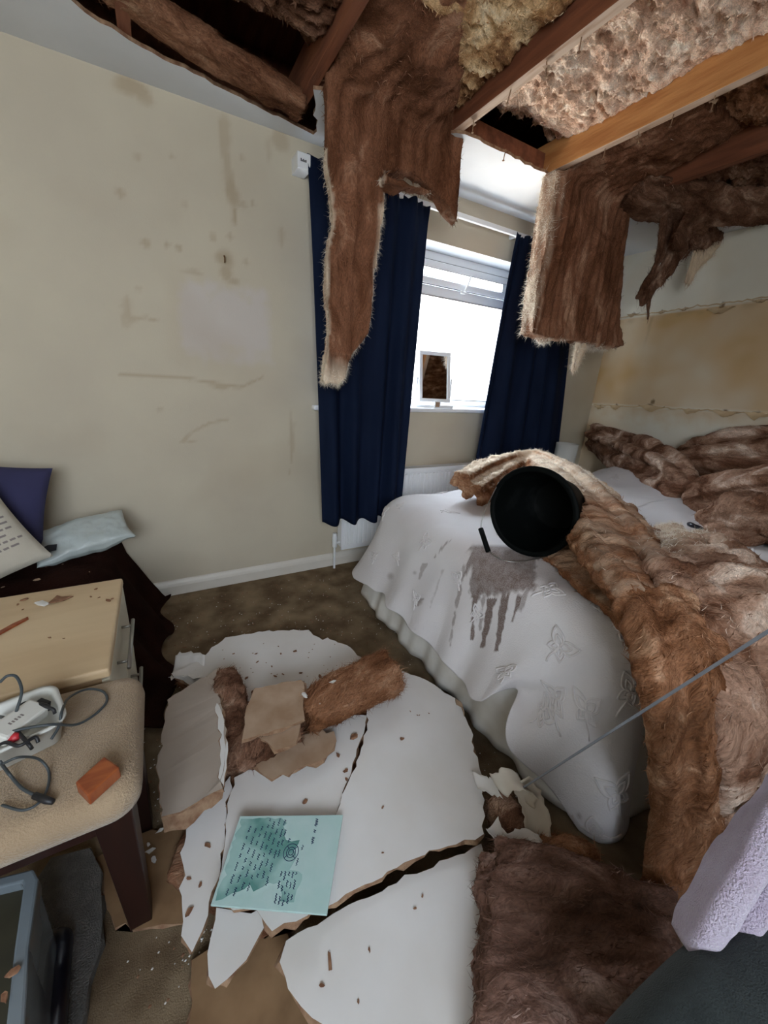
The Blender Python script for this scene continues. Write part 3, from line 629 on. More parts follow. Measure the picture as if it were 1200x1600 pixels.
# ---------------- insulation between the joists (seen from below)
def bay(x0, x1, y0, y1, zb, m, fm, label, seed, dropf=None, scale=7, amp=.06, step=.009, nf=5000, pale=0.0):
    xs = np.arange(x0, x1+step/2, step); ys = np.arange(y0, y1+step/2, step); X, Y = np.meshgrid(xs, ys, indexing='ij'); X = X.ravel(); Y = Y.ravel()
    p = np.stack([X*.8, Y, X*0+seed*5.0], 1)
    p = p+.06*np.stack([fbm(p*4+2, 2), fbm(p*4+8, 2), X*0], 1)
    h = .060*fbm(p*np.array([3, 4.5, 1]), 3)+.022*(puff(p*np.array([6, 13, 1]), 2)*2)+.030*fbm(p*np.array([20, 42, 1]), 4)+.010*fbm(p*np.array([70, 110, 1]), 2)
    h = h*amp/.06
    # deep folds across the bay
    fold = np.abs(fbm(p*np.array([1.2, 3.2, 1])+3, 3)); h -= .09*np.clip(1-fold/.035, 0, 1)*(fbm(p*1.7+9, 2) > -.05)
    h -= .09*np.clip((Y-(y1-.16))/.14, 0, 1)
    e = np.minimum(np.minimum(X-x0, x1-X), .05)/.05; h = h*(.5+.5*e)
    Zv = zb-h
    if dropf is not None: Zv = Zv-dropf(X, Y)
    V = np.stack([X, Y, Zv], 1); n1, n2 = len(xs), len(ys); root = V.mean(0); root[2] = V[:, 2].min()
    fs = [(a, d, c, b) for (a, b, c, d) in grid_geo(n1, n2)]
    # a lid makes the batt a solid thickness
    o = mesh_obj('insulation_batt', V-root, fs, m, None, True); o.location = root
    s = o.modifiers.new('depth', 'SOLIDIFY'); s.thickness = .03; s.offset = -1
    set_attr(o, 'pale', np.full(len(V), pale)); gr = p*np.array([1, 1.2, 1])*.9+np.stack([X*0, X*0, h*1.5], 1); set_vec(o.data, 'grain', gr)
    tag(o, label, 'insulation', 'insulation laid between the ceiling joists')
    no = np.tile([0, 0, -1.0], (len(V), 1)); wt = np.clip(h-h.min(), 0, None)+.01
    gz = np.gradient(Zv.reshape(n1, n2), step); no = np.stack([gz[0].ravel(), gz[1].ravel(), -np.ones(len(V))], 1); no /= np.linalg.norm(no, axis=1)[:, None]
    fibres(o, V-root, no, nf*2, m, .018, width=.0022, streak=(.3, 1, 0), seed=seed, lift=.25, smix=.3, weights=wt, name='wool_flakes', grain=gr, pv=np.full(len(V), float(pale)))
    return o
zb = CEIL+.125
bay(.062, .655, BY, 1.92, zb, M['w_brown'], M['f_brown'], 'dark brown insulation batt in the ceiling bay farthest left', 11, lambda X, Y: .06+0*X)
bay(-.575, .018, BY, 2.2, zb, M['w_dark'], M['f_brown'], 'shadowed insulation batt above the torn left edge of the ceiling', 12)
bay(.705, 1.31, BY, 1.92, zb, M['w_cream'], M['f_cream'], 'yellowish cream insulation batt left of the pale-edged joist', 13, lambda X, Y: .05*np.clip((Y-1.2)/.5, 0, 1))
bay(1.36, 1.95, BY, 1.86, zb, M['w_pink'], M['f_pink'], 'bright pinkish insulation batt between the two pale-edged joists', 14, None, nf=7000)
bay(2.0, 2.555, BY, 1.86, zb, M['w_orange'], M['f_pink'], 'tan insulation batt right of the orange-lit joist', 15)
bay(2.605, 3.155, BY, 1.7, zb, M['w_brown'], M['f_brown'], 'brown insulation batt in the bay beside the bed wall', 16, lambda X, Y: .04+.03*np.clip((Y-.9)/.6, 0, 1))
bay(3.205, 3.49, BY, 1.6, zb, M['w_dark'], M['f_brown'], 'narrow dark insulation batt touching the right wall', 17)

def onp(pts, y): return [Py(px, py, y) for px, py in pts]
up = (0, 0, 1)
# sagging edge roll above left wall
wool('brown insulation roll sagging along the torn ceiling edge over the left wall',
     [slab_geo([Pz(120, -60, 2.39), Pz(230, 15, 2.38), Pz(330, 80, 2.37), Pz(410, 130, 2.36), Pz(472, 165, 2.34)], [.10, .12, .12, .13, .10], [.05, .06, .07, .08, .06], (.25, -1, 0))],
     M['w_dark'], M['f_orange'], amp=.016, big=.03, seed=21, nf=3500, streak=(1, .3, 0), pale=lambda c: .9*np.clip((c[:, 0]-.72)/.1, 0, 1)*(fbm(c*16, 2) > 0))
# hanging piece with long tongue
Y1 = 1.83
top = [(508, 118), (512, 150), (509, 250), (520, 300), (524, 350), (513, 400), (513, 450), (518, 500), (512, 560), (506, 597), (530, 602), (552, 560), (566, 535), (578, 520), (580, 480), (582, 430),
       (590, 370), (594, 320), (597, 262), (640, 268), (662, 285), (675, 300), (700, 320), (716, 350), (719, 330), (722, 280), (727, 220), (724, 190), (712, 165), (640, 125)]
g = prism_geo(onp(top, Y1), (0.012, .075, 0))
ledge = slab_geo([Py(598, 283, 1.80), Py(640, 296, 1.78), Py(672, 302, 1.80)], [.07, .08, .05], [.03, .025, .02], (0, 1, 0))
back1 = slab_geo([(.97, 1.86, 2.31), (.97, 1.80, 2.36), (.92, 1.65, 2.40), (.87, 1.45, 2.43), (.85, 1.25, 2.46)], [.54, .56, .46, .34, .22], [.08, .09, .09, .08, .06], (1, 0, 0))
hang1 = wool('long tattered insulation strip hanging from the ceiling in front of the left curtain', [g, ledge, back1], M['w_hang'], M['f_orange'], tf=.9, amp=.014, big=.035, seed=31, ridge=.010, ridge_dir=(1, .3, 0), ridge_f=70,
     nf=6000, streak=(0, 0, 1), grav=.6, scale=11, flen=.03, fmix=.5,
     pale=lambda c, n: np.clip((1.36-c[:, 2])/.14, 0, 1)+.6*np.clip((np.abs(n[:, 0])-.6)/.2, 0, 1)*(c[:, 2] < 2.12)+.95*(np.clip((1.99-c[:, 2])/.03, 0, 1)*np.clip((c[:, 0]-.93)/.04, 0, 1)*(c[:, 1] < 2)))  # torn tip pale; side edges paler, backlight put into the colour
# right hanging block
Y2 = 1.74
bl = [(872, 262), (862, 330), (850, 400), (838, 450), (832, 522), (862, 530), (905, 532), (945, 545), (975, 540), (968, 500), (975, 430), (981, 370), (986, 305), (960, 270)]
g2 = prism_geo(onp(bl, Y2), (.015, .12, 0))
back2 = slab_geo([(2.27, 1.80, 2.28), (2.27, 1.72, 2.37), (2.27, 1.5, 2.42), (2.27, 1.2, 2.45)], [.48, .52, .52, .46], [.09, .09, .08, .06], (1, 0, 0))
hang2 = wool('thick folded insulation block hanging in front of the right curtain', [g2, back2], M['w_hang'], M['f_orange'], tf=1.2, amp=.016, big=.03, seed=33, nf=7000, streak=(0, 0, 1), grav=.5, scale=12,
     flen=.03, fmix=.55, ridge=.005, ridge_dir=(1, .3, 0), ridge_f=110,
     pale=lambda c, n: np.clip((1.56-c[:, 2])/.05, 0, 1)*.9+.15*np.clip((-n[:, 0]-.6)/.2, 0, 1)+.16*np.clip((1.99-c[:, 0]+.06*(c[:, 2]-1.5))/.05, 0, 1))  # torn bottom pale; left side paler, window light put into the colour
wool('pale torn insulation tuft dangling below the folded block', strands([Py(912, 530, Y2+.04), Py(905, 552, Y2+.02), Py(896, 580, Y2)], [.11, .07, .03], [.035, .025, .012], (1, 0, 0), 6, 3, 1.4),
     M['w_orange'], M['f_white'], amp=.010, big=.015, voxel=.004, seed=35, nf=2500, streak=(0, 0, 1), grav=.8, pale=lambda c: c[:, 2]*0+1, flen=.035, tf=1.2)
# ragged brown rag at the right
Y3 = 1.62
rg = [Py(1085, 318, Y3), Py(1062, 352, Y3), Py(1045, 395, Y3), Py(1025, 435, Y3), Py(1000, 470, Y3)]
hang3 = wool('stringy brown insulation rag dangling against the right wall', [*strands(rg, [.55, .36, .17, .12, .07], [.06, .06, .05, .03, .025], (1, 0, .15), 6, 8, 1.0),
     slab_geo([Py(1130, 350, Y3), Py(1090, 378, Y3), Py(1068, 405, Y3)], [.22, .06, .02], [.04, .02, .01], (1, 0, 0)),
     slab_geo([Py(1022, 440, Y3), Py(1015, 470, Y3), Py(1013, 500, Y3)], [.04, .03, .01], [.03, .02, .01], (1, 0, 0))],
     M['w_brown'], M['f_brown'], amp=.016, big=.03, voxel=.007, seed=36, nf=3500, streak=(-.3, 0, 1), grav=.7, flen=.05)
wool('pale frayed insulation wisp beside the brown rag under the ceiling', strands([Py(1128, 352, Y3+.03), Py(1108, 380, Y3+.03), Py(1088, 405, Y3+.03), Py(1072, 445, Y3+.03)], [.22, .20, .16, .08], [.016, .014, .012, .01], (1, 0, 0), 6, 4, 1.5),
     M['w_cream'], M['f_white'], amp=.01, big=.02, voxel=.005, seed=38, nf=1400, streak=(-.3, 0, 1), grav=.7, palebase=.7, flen=.05)
wool('dark insulation flap drooping at the ceiling corner over the bed', [slab_geo([Pz(985, 300, 2.34), Pz(1060, 318, 2.33), Pz(1130, 325, 2.33), Pz(1230, 320, 2.34)], [.26, .30, .30, .26], [.05, .06, .05, .05], (0, 1, -.3)), slab_geo([Pz(1120, 335, 2.33), Py(1080, 352, 1.55), Py(1052, 380, 1.52)], [.34, .28, .10], [.05, .05, .02], (1, .2, 0))],
     M['w_brown'], M['f_brown'], amp=.02, big=.03, seed=39, nf=2500, streak=(1, 0, 0), grav=.4, flen=.04)

# ================================================================= BED
bed = empty('bed', 'double bed under a white bedspread embroidered with butterflies', 'bed', loc=(2.2, 1.1, 0))
BX0, BX1, BY0, BY1 = 1.00, 3.44, .385, 1.86; RC = .18; MY = (BY0+BY1)/2; TZ = .635; bo = np.array([2.2, 1.1, 0])
def contour(s):
    """s metres along: head-far -> foot -> head-near ; returns point and outward normal"""
    L1 = BX1-(BX0+RC); La = RC*math.pi/2; L2 = (BY1-RC)-(BY0+RC)
    if s < L1: return np.array([BX1-s, BY1]), np.array([0, 1.0])
    s -= L1
    if s < La: a = math.pi/2+s/RC; return np.array([BX0+RC+RC*math.cos(a), BY1-RC+RC*math.sin(a)]), np.array([math.cos(a), math.sin(a)])
    s -= La
    if s < L2: return np.array([BX0, BY1-RC-s]), np.array([-1.0, 0])
    s -= L2
    if s < La: a = math.pi+s/RC; return np.array([BX0+RC+RC*math.cos(a), BY0+RC+RC*math.sin(a)]), np.array([math.cos(a), math.sin(a)])
    s -= La; return np.array([BX0+RC+s, BY0]), np.array([0, -1.0])
LTOT = 2*(BX1-BX0-RC)+RC*math.pi+(BY1-BY0-2*RC)
SF0 = (BX1-BX0-RC); SFM = SF0+RC*math.pi/2; SFE = SFM+(BY1-BY0-2*RC); SNE = SFE+RC*math.pi/2
RS = .11
def hem(s):
    h_ = .145+.014*abs(math.sin(s*19))
    h_ += .05*math.exp(-((s-(SFM+.25))/.3)**2)
    h_ += .13*math.exp(-((s-(SFE-.10))/.085)**2)           # cover lifts showing the valance
    h_ -= .17*math.exp(-((s-(SFE+.20))/.15)**2)          # near corner trails on the floor
    return max(h_, .012)
def spread_pt(s, t):
    """t: 0..1 top (centre to edge), 1..2 shoulder, 2..3 skirt"""
    c, n_ = contour(s); mid = np.array([min(max(c[0], BX0+.72), BX1), MY])
    hump = .11*math.exp(-((c[0]-3.15)/.28)**2)
    if t <= 1:
        ci = c-n_*RS; p = mid*(1-t)+ci*t; hump = .13*math.exp(-((p[0]-3.15)/.30)**2)*(1-.5*t**4)
        z = TZ+RS*0+.015*(1-t)+hump+.007*math.sin(p[0]*17+p[1]*5)*math.sin(p[1]*9+1)
        return np.array([p[0], p[1], z])
    H0 = hump*.5
    if t <= 2:
        a = (t-1)*math.pi/2; p = c-n_*RS*(1-math.sin(a)); z = TZ-RS*(1-math.cos(a))+H0
        return np.array([p[0], p[1], z+.007*math.sin(p[0]*17+p[1]*5)*math.sin(p[1]*9+1)*(2-t)])
    q = t-2; hz_ = hem(s); z0 = TZ-RS+H0; z = z0*(1-q)+hz_*q
    fl_ = .05*q+.05*q*q; cw = .15*math.exp(-((s-(SFE+.14))/.14)**2)+math.exp(-((s-(SFM-.17))/.25)**2)*.35; fl_ *= 1-.75*min(1, max(0, (s-SFE-.16)/.15))
    fl_ += .10*q*cw
    fold = .020*math.sin(s*13+1.2*math.sin(s*5)+q*1.0)+.011*math.sin(s*31+2)
    fold += .045*math.exp(-((s-(SFE-.02)-.16*(1-q))/.06)**2)-.07*math.exp(-((s-(SFE-.10)-.20*(1-q))/.035)**2)
    off = fl_+fold*q**1.1
    p = c+n_*off
    return np.array([p[0], p[1], z])
ns = 1000; tv = list(np.linspace(0, 1, 40))+list(np.linspace(1, 2, 12))[1:]+list(np.linspace(2, 3, 76))[1:]
S = np.concatenate([np.linspace(0, SF0, 180), np.linspace(SF0, SNE, 641)[1:], np.linspace(SNE, LTOT, 181)[1:]]); ns = len(S); V = np.array([spread_pt(s, t) for s in S for t in tv])
V[:, 2] += .006*fbm(V*4, 3)
so = mesh_obj('bedspread', V-bo, [(a, d, c, b) for (a, b, c, d) in grid_geo(ns, len(tv))], M['spread'], bed, True)
so['label'] = 'white bedspread with dirt spilled in drips below the bucket'
sol = so.modifiers.new('thick', 'SOLIDIFY'); sol.thickness = .006; sol.offset = -1
# dirt spill
rn = fbm(V*30, 4); rn2 = fbm(V*90, 3)
def proj(Vv):
    q = (Vv-np.array([0, 0, CAMH])) @ RM; return q
stn = np.zeros(len(V)); yy = V[:, 1]; zz = V[:, 2]; front = (V[:, 0] < 1.45) & (V[:, 1] < 1.6) & (V[:, 1] > .5)
down = (TZ-zz)+np.clip(1.16-V[:, 0], 0, .2)
q_ = proj(V); PX = 600-q_[:, 0]/q_[:, 2]*F; PY = 800+q_[:, 1]/q_[:, 2]*F      # where each stitch of the cover lies along the spill
body = np.clip((PX-733-rn*10)/4, 0, 1)*np.clip((841-(PY-880)*.12-PX+rn*9)/4, 0, 1)*np.clip((938-.16*(PX-735)-PY+rn*12)/5, 0, 1)*np.clip((PY-850)/5, 0, 1)
stn = np.maximum(stn, body*np.clip(.86+.25*rn, .5, 1))
for (x0, y0, x1, y1, wd, st_) in [(738, 870, 722, 905, 5, .8), (726, 885, 706, 985, 2.4, .6), (742, 930, 737, 1000, 4.5, .95), (756, 930, 750, 985, 3, .6), (768, 935, 754, 1012, 6.5, .97), (790, 930, 775, 1018, 6.5, .95), (812, 930, 800, 972, 4, .95),
        (826, 915, 812, 955, 4, .6), (664, 880, 655, 905, 4, .5), (700, 845, 678, 872, 2.5, .6), (692, 890, 672, 950, 2, .3), (655, 935, 650, 947, 6, .7), (706, 985, 704, 1010, 1.6, .5)]:
    t_ = np.clip((PY-y0)/(y1-y0), 0, 1); xc = x0+(x1-x0)*t_; inside = (PY > y0) & (PY < y1)
    stn = np.maximum(stn, st_*inside*np.clip((wd*(1-.6*t_)+rn*5-np.abs(PX-xc))/1.6+.6, 0, 1))
stn *= front
pa = Pz(735, 880, .58); pb = Pz(842, 895, .58); yc = (pa[1]+pb[1])/2
for (px, py, r_, s_) in [(610, 900, .018, .5), (655, 940, .015, .7), (648, 895, .01, .4), (990, 935, .006, .6), (1005, 1045, .006, .6), (905, 1275, .008, .6)]:
    r0 = ray(px, py); vv = V-np.array([0, 0, CAMH]); tt = vv @ r0; dd = np.linalg.norm(vv-tt[:, None]*r0, axis=1); stn = np.maximum(stn, s_*np.clip(1.3-dd/r_, 0, 1))
set_attr(so, 'stain', np.clip(stn, 0, 1))
tn = np.clip(.30*np.clip(1-np.hypot((yy-yc)/.34, (down-.10)/.22), 0, 1)+.16*np.clip(fbm(V*2.5+4, 3)*1.6, 0, 1), 0, .7)*(V[:, 0] < 1.6)
set_attr(so, 'tan', tn)
# valance
Vv = []; nv = 16; S2 = np.linspace(0, LTOT, 420)
for s in S2:
    c, n_ = contour(s)
    for j in range(nv):
        q = j/(nv-1); off = .0+.085*q+(.010*math.sin(s*24)+.006*math.sin(s*57))*q
        z = .40*(1-q)+(.035+.006*abs(math.sin(s*16)))*q; p = c+n_*off; Vv.append((p[0], p[1], z))
vo = mesh_obj('valance', np.array(Vv)-bo, [(a, d, c, b) for (a, b, c, d) in grid_geo(len(S2), nv)], M['valance'], bed, True)
vo.modifiers.new('thick', 'SOLIDIFY').thickness = .003
MB().box(BX0+.06-2.2, BX1-2.2, BY0+.05-1.1, BY1-.05-1.1, .30, .52).build('mattress', M['valance'], bed, bevel=.03)
MB().box(BX0+.08-2.2, BX1-2.2, BY0+.07-1.1, BY1-.07-1.1, .03, .2995).build('divan_base', M['valance'], bed)
# embroidered butterflies, stitched on the cover
def wing(sc, ang):
    out = []
    for t in np.linspace(0, 2*math.pi, 15): r_ = sc*(1+.25*math.cos(3*t)); out.append((math.cos(ang)*sc+r_*.8*math.cos(t+ang), math.sin(ang)*sc+r_*.5*math.sin(t)+0))
    return out
def motif(s0, t0, sc, rot, seed):
    r = np.random.default_rng(seed); lines = []
    def petal(a, L, wd):
        o_ = []
        for t in np.linspace(0, 1, 12):
            x = L*t; y = wd*math.sin(math.pi*t**.8); o_.append((x, y))
        for t in np.linspace(1, 0, 12)[1:]:
            x = L*t; y = -wd*math.sin(math.pi*t**.8); o_.append((x, y))
        return [(x*math.cos(a)-y*math.sin(a), x*math.sin(a)+y*math.cos(a)) for x, y in o_]
    for a, L, wd in [(.75, 1.0, .30), (2.39, 1.0, .30), (-.9, .7, .24), (-2.24, .7, .24)]: lines.append(petal(a+rot, L*sc, wd*sc)); lines.append(petal(a+rot, L*sc*.6, wd*sc*.5))
    lines.append([(.12*sc*math.sin(k*.8+seed)*k*.2+math.cos(rot-1.57)*sc*.25*k, math.sin(rot-1.57)*sc*.25*k) for k in range(6)])
    mb = MB()
    for ln in lines:
        pts = []
        for (du, dv) in ln:
            s = min(max(s0+du, .02), LTOT-.02)
            dd_ = (t0*.66 if t0 <= 1 else .66+(t0-1)*.17 if t0 <= 2 else .83+(t0-2)*.38)-dv
            t = dd_/.66 if dd_ <= .66 else 1+(dd_-.66)/.17 if dd_ <= .83 else 2+(dd_-.83)/.38
            t = min(max(t, .05), 2.97); p = spread_pt(s, t); p2 = spread_pt(min(s+.004, LTOT), t); p3 = spread_pt(s, min(t+.01, 3))
            nn = np.cross(p2-p, p3-p); nn /= np.linalg.norm(nn)+1e-9
            if (t > 1.5 and nn[:2] @ contour(s)[1] < 0) or (t <= 1.5 and nn[2] < 0): nn = -nn
            pts.append(p+nn*.002)
        V_, F_ = tube_geo(pts, .0032, 5); mb.add(V_, F_)
    mb2 = MB(); mb2.v = [tuple(np.array(v)-bo) for v in mb.v]; mb2.f = mb.f
    return mb2.build('embroidered_butterfly', M['embroid'], bed, True)
k = 0
for (px, py, sc, rot) in [(600, 800, .045, .3), (625, 790, .03, 1), (665, 845, .05, -.4), (700, 800, .05, .6), (650, 935, .04, .2), (715, 905, .04, .5), (745, 960, .04, -.3), (790, 1050, .05, .2),
        (860, 920, .05, -.5), (875, 1010, .065, -.3), (870, 1090, .05, .6), (915, 1110, .05, .3), (850, 1110, .04, -.2), (975, 985, .05, .3), (985, 1080, .05, -.3), (965, 1240, .05, .3),
        (930, 1310, .04, 1.0), (620, 870, .04, .8), (690, 770, .04, .2), (585, 870, .035, .2), (900, 900, .045, .1), (940, 950, .04, 1.2)]:
    # nearest surface point to the view ray decides where on the cover it is stitched
    r0 = ray(px, py); vv = V-np.array([0, 0, CAMH]); tt = vv @ r0; dd = np.linalg.norm(vv-tt[:, None]*r0, axis=1); dd2 = dd+np.where(tt > 0, tt*.02, 9); i = int(np.argmin(dd2))
    s0 = S[i//len(tv)]; t0 = tv[i % len(tv)]
    motif(s0, t0, sc, rot, k); k += 1
for (s0, t0) in [(1.0, .6), (1.4, .8), (.6, .7), (3.1, .7), (3.9, .5), (4.2, .8), (.5, .9), (.9, .95)]: motif(s0, t0, .04, k, k); k += 1

# ---------------- bucket
bc = Pz(829, 800, .81); bc = np.array(bc)
azc = math.atan2(-bc[1], -bc[0]); az = azc-math.radians(24)
dn = np.array([math.cos(az), math.sin(az), .06]); dn /= np.linalg.norm(dn)
bk = empty('bucket', 'black plastic bucket lying on its side on the bed', 'bucket', loc=tuple(bc))
bk.rotation_mode = 'QUATERNION'; bk.rotation_quaternion = Vector(dn).to_track_quat('Z', 'Y')
R0 = .166; V_, F_ = lathe([(0, -.245), (.098, -.245), (.104, -.24), (R0-.012, -.004), (R0-.012, -.03+.03), (R0+.004, 0), (R0+.006, -.004), (R0+.006, -.018), (R0-.001, -.018), (R0-.006, -.03), (.108, -.25), (0, -.25)], 48)
MB().add(V_, F_).build('body', M['blackplastic'], bk, True)
V_, F_ = lathe([(R0-.012, -.002), (R0-.006, .004), (R0+.004, .004), (R0+.008, -.001)], 48); MB().add(V_, F_).build('rim', M['blackplastic'], bk, True)
inv = np.array(bk.rotation_quaternion.to_matrix().inverted())
# wire handle: hangs down from two lugs
gp = Pz(757, 845, .67); gl_ = inv @ (np.array(gp)-bc)
def loc(p): return inv @ (np.array(p)-bc)
ea = loc(Pz(770, 772, .87)); eb_ = loc(Pz(862, 868, .66))
ea = ea/np.linalg.norm(ea[:2])*(R0+.012); ea[2] = -.012; eb_ = eb_/np.linalg.norm(eb_[:2])*(R0+.012); eb_[2] = -.012
pts = smooth_path([ea, loc(Pz(757, 800, .78)), loc(Pz(752, 830, .71)), loc(Pz(765, 862, .655)), loc(Pz(800, 878, .645)), eb_], 8)
V_, F_ = tube_geo(pts, .0022, 6); hd = MB().add(V_, F_).build('handle', M['steel'], bk, True)
pts = [loc(Pz(751, 826, .72)), loc(Pz(763, 862, .655))]; V_, F_ = tube_geo(pts, .010, 10); MB().add(V_, F_).build('grip', M['blackplastic'], hd, True)

# ---------------- insulation on the bed
zT = .66
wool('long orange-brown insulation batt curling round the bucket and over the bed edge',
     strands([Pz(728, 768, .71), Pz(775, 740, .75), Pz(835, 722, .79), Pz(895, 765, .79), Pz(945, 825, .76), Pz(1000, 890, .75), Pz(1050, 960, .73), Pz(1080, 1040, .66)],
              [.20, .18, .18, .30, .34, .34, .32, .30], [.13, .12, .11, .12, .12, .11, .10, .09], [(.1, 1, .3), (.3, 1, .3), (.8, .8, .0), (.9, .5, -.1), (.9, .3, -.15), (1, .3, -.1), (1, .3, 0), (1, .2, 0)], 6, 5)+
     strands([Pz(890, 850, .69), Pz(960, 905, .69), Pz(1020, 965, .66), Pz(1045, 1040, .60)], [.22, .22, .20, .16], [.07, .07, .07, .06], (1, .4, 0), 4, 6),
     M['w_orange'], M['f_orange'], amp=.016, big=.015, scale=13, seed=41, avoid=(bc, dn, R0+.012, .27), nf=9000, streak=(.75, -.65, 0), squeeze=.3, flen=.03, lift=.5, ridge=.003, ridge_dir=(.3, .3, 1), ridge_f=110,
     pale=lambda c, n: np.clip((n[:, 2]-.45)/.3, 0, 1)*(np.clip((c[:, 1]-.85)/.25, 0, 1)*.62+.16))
wool('insulation batt trailing from the bed down to the carpet at its near side', [*
     strands([Pz(1060, 960, .74), Pz(1085, 1030, .70), Pz(1100, 1110, .58), Pz(1102, 1220, .36), Pz(1095, 1320, .16), Pz(1092, 1410, .05)],
              [.28, .28, .27, .26, .26, .28], [.09, .08, .07, .07, .07, .07], [(1, .3, 0), (1, .1, 0), (1, 0, 0), (1, 0, 0), (1, 0, 0), (1, 0, 0)], 7, 9, .7)],
     M['w_orange'], M['f_orange'], amp=.015, big=.015, seed=43, scale=13, nf=6000, streak=(.1, -.3, 1), squeeze=.3, flen=.03, floor_z=0.0, ridge=.003, ridge_dir=(1, .4, 0), ridge_f=75)
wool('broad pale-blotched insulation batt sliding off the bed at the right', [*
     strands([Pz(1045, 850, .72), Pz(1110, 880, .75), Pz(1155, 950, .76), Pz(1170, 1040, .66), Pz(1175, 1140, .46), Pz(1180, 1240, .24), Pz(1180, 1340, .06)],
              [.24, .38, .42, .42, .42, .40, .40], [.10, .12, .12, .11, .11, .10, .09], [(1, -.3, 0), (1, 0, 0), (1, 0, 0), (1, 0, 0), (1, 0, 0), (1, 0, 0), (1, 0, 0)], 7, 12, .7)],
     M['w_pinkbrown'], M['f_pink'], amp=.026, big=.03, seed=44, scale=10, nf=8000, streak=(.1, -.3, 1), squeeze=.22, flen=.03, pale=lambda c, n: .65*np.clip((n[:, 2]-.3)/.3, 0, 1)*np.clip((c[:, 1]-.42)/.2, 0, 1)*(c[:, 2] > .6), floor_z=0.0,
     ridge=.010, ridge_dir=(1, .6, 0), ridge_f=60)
# pieces near the head of the bed
wool('narrow insulation strip running down from the wall corner across the bed', [*
     strands([Px(925, 683, 3.33), Px(980, 712, 3.12), Px(1040, 752, 2.85), Px(1110, 770, 2.72), Px(1175, 760, 2.70), Px(1250, 750, 2.70)], [.22, .30, .30, .26, .24, .24], [.10, .10, .09, .08, .08, .08], (.5, 1, 0), 5, 14, .8)],
     M['w_pinkbrown'], M['f_pink'], amp=.018, big=.02, seed=51, nf=5500, streak=(.5, -.9, 0), squeeze=.15, scale=8, ridge=.004, ridge_dir=(.6, .2, 1), ridge_f=80)
wool('thick insulation roll lying against the head of the bed', [*
     strands([Px(1045, 738, 3.2), Px(1080, 718, 3.22), Px(1140, 712, 3.25), Px(1200, 708, 3.25), Px(1300, 700, 3.25)], [.20, .30, .34, .34, .34], [.10, .18, .19, .20, .20], (1, .1, .5), 5, 16, .6)],
     M['w_pinkbrown'], M['f_pink'], amp=.020, big=.03, seed=52, nf=6000, streak=(.1, 1, .1), squeeze=.2, scale=8, ridge=.004, ridge_dir=(.6, .0, 1), ridge_f=60)
wool('lumpy insulation clump in the middle of the bed', [
     slab_geo([Px(1105, 822, 2.36), Px(1150, 812, 2.38), Px(1200, 808, 2.40), Px(1290, 810, 2.4)], [.22, .34, .36, .36], [.13, .22, .24, .24], (1, .1, 0))],
     M['w_pinkbrown'], M['f_pink'], amp=.036, big=.06, seed=53, nf=6000, streak=(1, 0, .3), squeeze=.6, scale=8)
o = MB(); V_, F_ = tube_geo(smooth_path([Pz(1075, 818, .685), Pz(1085, 822, .69), Pz(1098, 826, .68)], 4), [.006, .012, .012, .012, .01, .01, .01, .008, .005], 8); o.add(V_, F_)
o = o.build('black_scrap', M['darkblue'], None, True); tag(o, 'small black scrap lying on the white bedspread beside the clump', 'debris')

# peeled wallpaper lips on the right wall
lab = ['curled wallpaper tear along the lower seam of the stained right wall', 'curled wallpaper tear along the upper seam of the stained right wall']
for q_, (pts, grp) in enumerate([([(938, 635, .03), (963, 634, .035), (1018, 634, .06), (1080, 640, .04), (1135, 643, .05), (1185, 645, .05)], 0), ([(990, 490, .03), (1035, 487, .02), (1070, 483, .015), (1127, 481, .05), (1190, 468, .03)], 1)]):
    for k, (px, py, sz) in enumerate(pts):
        sz *= 1.7; c = Px(px, py, RX); r = np.random.default_rng(q_*10+k); V_ = []; F_ = []; n = 9
        for i in range(n):
            t = i/(n-1)-.5
            for j in range(4):
                v = j/3; hgt = sz*.55*(1-abs(2*t))*(1+.4*r.normal()*.5)
                V_.append((-.002-.022*v*v*(1-abs(2*t)), t*sz*2.0, (-v*hgt if grp == 0 or k % 2 else -v*hgt)+.003*r.normal()))
        o = mesh_obj('wallpaper_tear', V_, grid_geo(n, 4), M['tanlip'], wr, True); o.location = (c[0]-.001, c[1], c[2])
    # lifted lower edge of the sheet, an uneven thin lip
    r = np.random.default_rng(q_+70); V_ = []; ys = np.linspace(BY, WY-.02, 150)
    for y in ys:
        zc = (np.interp(y, [1.0, 2.27], [1.19, 1.15]) if q_ == 0 else np.interp(y, [1.26, 2.18], [1.90, 1.87]))+.004*r.normal()
        V_ += [(RX-.0008, y, zc+.006), (RX-.0015-.002*abs(r.normal()), y, zc-.003)]
    o = mesh_obj('paper_seam', V_, [(2*i, 2*i+1, 2*i+3, 2*i+2) for i in range(149)], M['tanlip'], wr)

